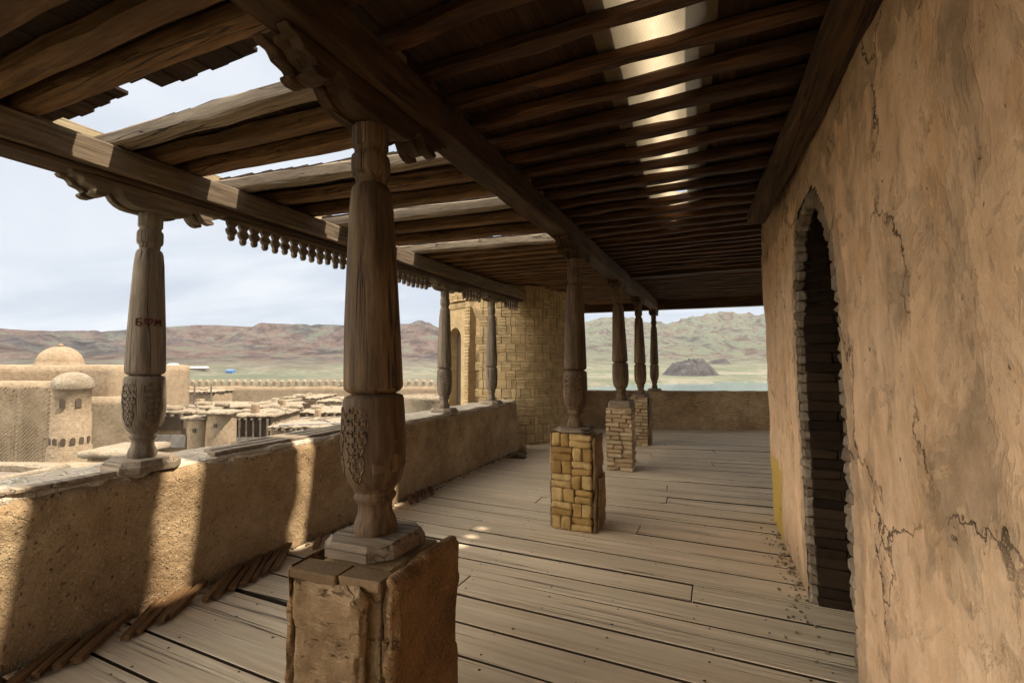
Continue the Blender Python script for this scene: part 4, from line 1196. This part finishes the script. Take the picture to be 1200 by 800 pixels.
def hut(label, px0, px1, py, d, depth, extras=None, roof=.25, over=.3, name='clay_house', cat='house'):
    t_, h_, s_ = place(name, label, cat, (px0+px1)/2, py, d)
    w_ = (px1-px0)*s_
    a = MB(); a.rough((-w_/2, 0, 0), (w_/2, depth, h_-.05), .4, .04, .1, .7, px0); a.build('house_wall', M['town'], t_)
    a = MB(); a.rough((-w_/2-over*.6, -over*.8, h_-.1), (w_/2+over*.6, depth+.2, h_-.1+roof), .18, .10, .08, 2.2, px0+3, edge=.25); a.build('house_roof', M['townroof'], t_)
    roof_clutter(t_, -w_/2, w_/2, .2, depth, h_-.1+roof, 7)
    a = MB(); xx = -w_/2
    while xx < w_/2: a.beam((xx, -over*.8-.25, h_-.14), (xx, .3, h_-.12), .1, .09, 2, .01, .01); xx += U(.45, .8)
    a.build('roof_pole_ends', M['townwood'], t_)
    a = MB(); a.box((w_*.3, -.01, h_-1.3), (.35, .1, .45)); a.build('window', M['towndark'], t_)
    return t_, h_, w_, s_
def posts(t_, x0, x1, y, z0, z1, n, w_=.12):
    for q in range(n):
        a = MB(); a.box((x0+(x1-x0)*q/(n-1), y, (z0+z1)/2), (w_, w_, z1-z0)); a.build('post', M['townwood'], t_)
# house with railed recess
t, h, w_, s = hut('flat roofed clay house with open recess and pale railing beside the left column', 176, 226, 484, 34, 4)
k_ = MB(); k_.box((-.3, -.06, h-.75), (w_*.72, .1, .95)); k_.build('recess_shade_panel', M['towndark'], t)  # dark panel on the wall face stands in for the recess's shade
k_ = MB(); k_.box((-.3, -.12, h-2.0), (w_*.95, .08, .9)); k_.build('railing', M['townpale'], t)
def drum(label, px, r_px, py, d, hole):
    t_, h_, s_ = place('clay_drum_tower', label, 'tower', px, py, d)
    r = r_px*s_
    a = MB(); a.lathe([(r*1.12, 0), (r*1.02, h_-1.2), (r, h_)], 28, wob=.05); a.build('drum_wall', M['town'], t_)
    a = MB(); a.rough((-r*1.25, -r*1.2, h_-.03), (r*1.25, r*1.2, h_+.2), .2, .07, .1, 1.2, px, edge=.1); a.build('drum_roof', M['townroof'], t_)
    k2 = MB(); k2.box((hole*r, -r*cos(math.asin(hole))-.0, h_-.75), (.22, .12, .28), None, .02); k2.build('window', M['towndark'], t_)
drum('left one of two short rounded clay bastions with small square hole', 235, 12, 490, 33, .1)
drum('right one of two short rounded clay bastions, slightly taller and broader', 260, 15, 484, 33, .15)
# balcony house
t, h, w_, s = hut('house with dark posted balcony and ragged pale roof in the mid town', 274, 318, 488, 36, 5, roof=.3, over=.5)
k_ = MB(); k_.box((0, -.05, h-.85), (w_*.97, .1, 1.25)); k_.build('recess_shade_panel', M['towndark'], t)  # flat dark panel paints the shade behind the balcony posts
posts(t, -w_*.46, w_*.46, -.35, h-1.6, h-.1, 6)
k_ = MB(); k_.box((0, -.4, h-2.0), (w_*1.02, .07, .95)); k_.build('railing', M['townpale'], t)
# long shed
t, h, w_, s = hut('long low shed with wide pale roof and posts left of the near column', 320, 420, 500, 34, 5.5, roof=.2, over=.55)
posts(t, -w_*.47, w_*.47, -.4, h-3, h-.1, 8)
k_ = MB(); k_.beam((-w_*.4, -.3, h+.16), (w_*.55, 1.2, h+.22), .2, .12, 8, .02); k_.build('roof_plank', M['townpale'], t)
# more roofs further back
hut('pale flat roof house behind the two clay bastions', 214, 330, 478, 44, 5, roof=.3, over=.4)
t, h, w_, s = hut('clay house with long awning on thin posts in front of the town wall', 192, 250, 459, 56, 4, roof=.18, over=.4)
posts(t, -w_*.5, w_*.5, -.4, h-3.2, h+1.0, 4, .14)
hut('squat square clay house in the middle of the town', 310, 336, 470, 50, 5, roof=.15, over=.15)
hut('low clay house with pale plank roof behind the long shed', 336, 372, 466, 54, 6, roof=.15, over=.3)
hut('wide sun bleached clay house left of the near column', 372, 432, 470, 52, 6, roof=.15, over=.2)
hut('broad clay house right of the near column below the battlements', 455, 516, 472, 46, 5, roof=.12, over=.1)
hut('dusty flat house between shed and town wall', 345, 440, 484, 42, 6, roof=.22, over=.3)
t, h, s = place('round_kiln', 'low round clay drum just left of the bleached column foot', 'kiln', 497, 463, 24)
k_ = MB(); k_.lathe([(1.15, 0), (1.0, h-.3), (1.08, h-.2), (1.08, h), (.85, h), (.85, h-.35)], 30, wob=.04); k_.build('kiln_wall', M['townroof'], t)
# ragged reed and earth clods on the roofs
rs = random.Random(9)
# crenellated town wall
t, h, s = place('town_wall', 'long crenellated clay town wall stretching behind the houses', 'wall', 340, 452, 82)
k_ = MB(); k_.rough((-45, 0, 0), (32, 1.2, h), .8, .08, .1, .4, 5, edge=.1); k_.build('wall_body', M['town'], t)
mm = MB(); mm.box((0, .3, .45), (.75, .5, .9), None, .12); mm.lathe([(.36, .75), (.3, 1.0), (.15, 1.12), (.02, 1.16)], 12, (0, .3, 0))
mo = mm.build('merlon', M['town'], t); mo.location = (-24, 0, h-.06)
for q in range(1, 42):
    o = mo.copy(); COL.objects.link(o); o.parent = t; o.location = (-24+1.32*q, 0, h-.06+.06*noise.noise(Vector((q*.9, 0, 0))))
# far sheds on the plain
bl, bnt, bb = new_mat('blue_sheet'); bb.inputs['Base Color'].default_value = (.12, .22, .42, 1)
wh, wnt, wb_ = new_mat('white_sheet'); wb_.inputs['Base Color'].default_value = (.72, .74, .76, 1)
for (px, py, wpx, mt_, lab) in ((232, 436, 22, wh, 'long white shed on the far green plain'), (270, 440, 8, bl, 'small blue shed on the far green plain'), (203, 438, 9, wh, 'small white shed nearest the graffiti column on the plain')):
    P = at(px, py, 520); gz = ground_z(P.x, P.y); s = 520/FPX; w_ = wpx*s
    t = thing('shed', lab, 'shed', (P.x, P.y, gz), YAW, 'sheds on the plain')
    k_ = MB(); k_.box((0, 0, 1.1), (w_, 6, 2.6)); k_.build('shed_wall', M['townwood'] if mt_ is wh else mt_, t)
    k_ = MB(); k_.prism([(-3.4, 2.4), (3.4, 2.4), (0, 4.0)], w_+.6, Matrix.Translation((-w_/2-.3, 0, 0)) @ Matrix(((0, 0, 1, 0), (1, 0, 0, 0), (0, 1, 0, 0), (0, 0, 0, 1)))); k_.build('shed_roof', mt_, t)

# thin summer haze filling the valley
hm = bpy.data.materials.new('valley_haze'); hm.use_nodes = True; hnt = hm.node_tree; hnt.nodes.clear()
ho = hnt.nodes.new('ShaderNodeOutputMaterial'); hv = hnt.nodes.new('ShaderNodeVolumePrincipled')
hv.inputs['Color'].default_value = (.86, .90, .95, 1); hv.inputs['Density'].default_value = .00006; hv.inputs['Anisotropy'].default_value = .2
hnt.links.new(hv.outputs[0], ho.inputs['Volume'])
hz = MB(); zt_ = max(v_.co.z for v_ in bpy.data.objects['hills'].data.vertices)+8
hz.box((0, 0, (zt_-32)/2), (10900, 10900, zt_+32))
o = hz.build('haze', hm); o['kind'] = 'stuff'
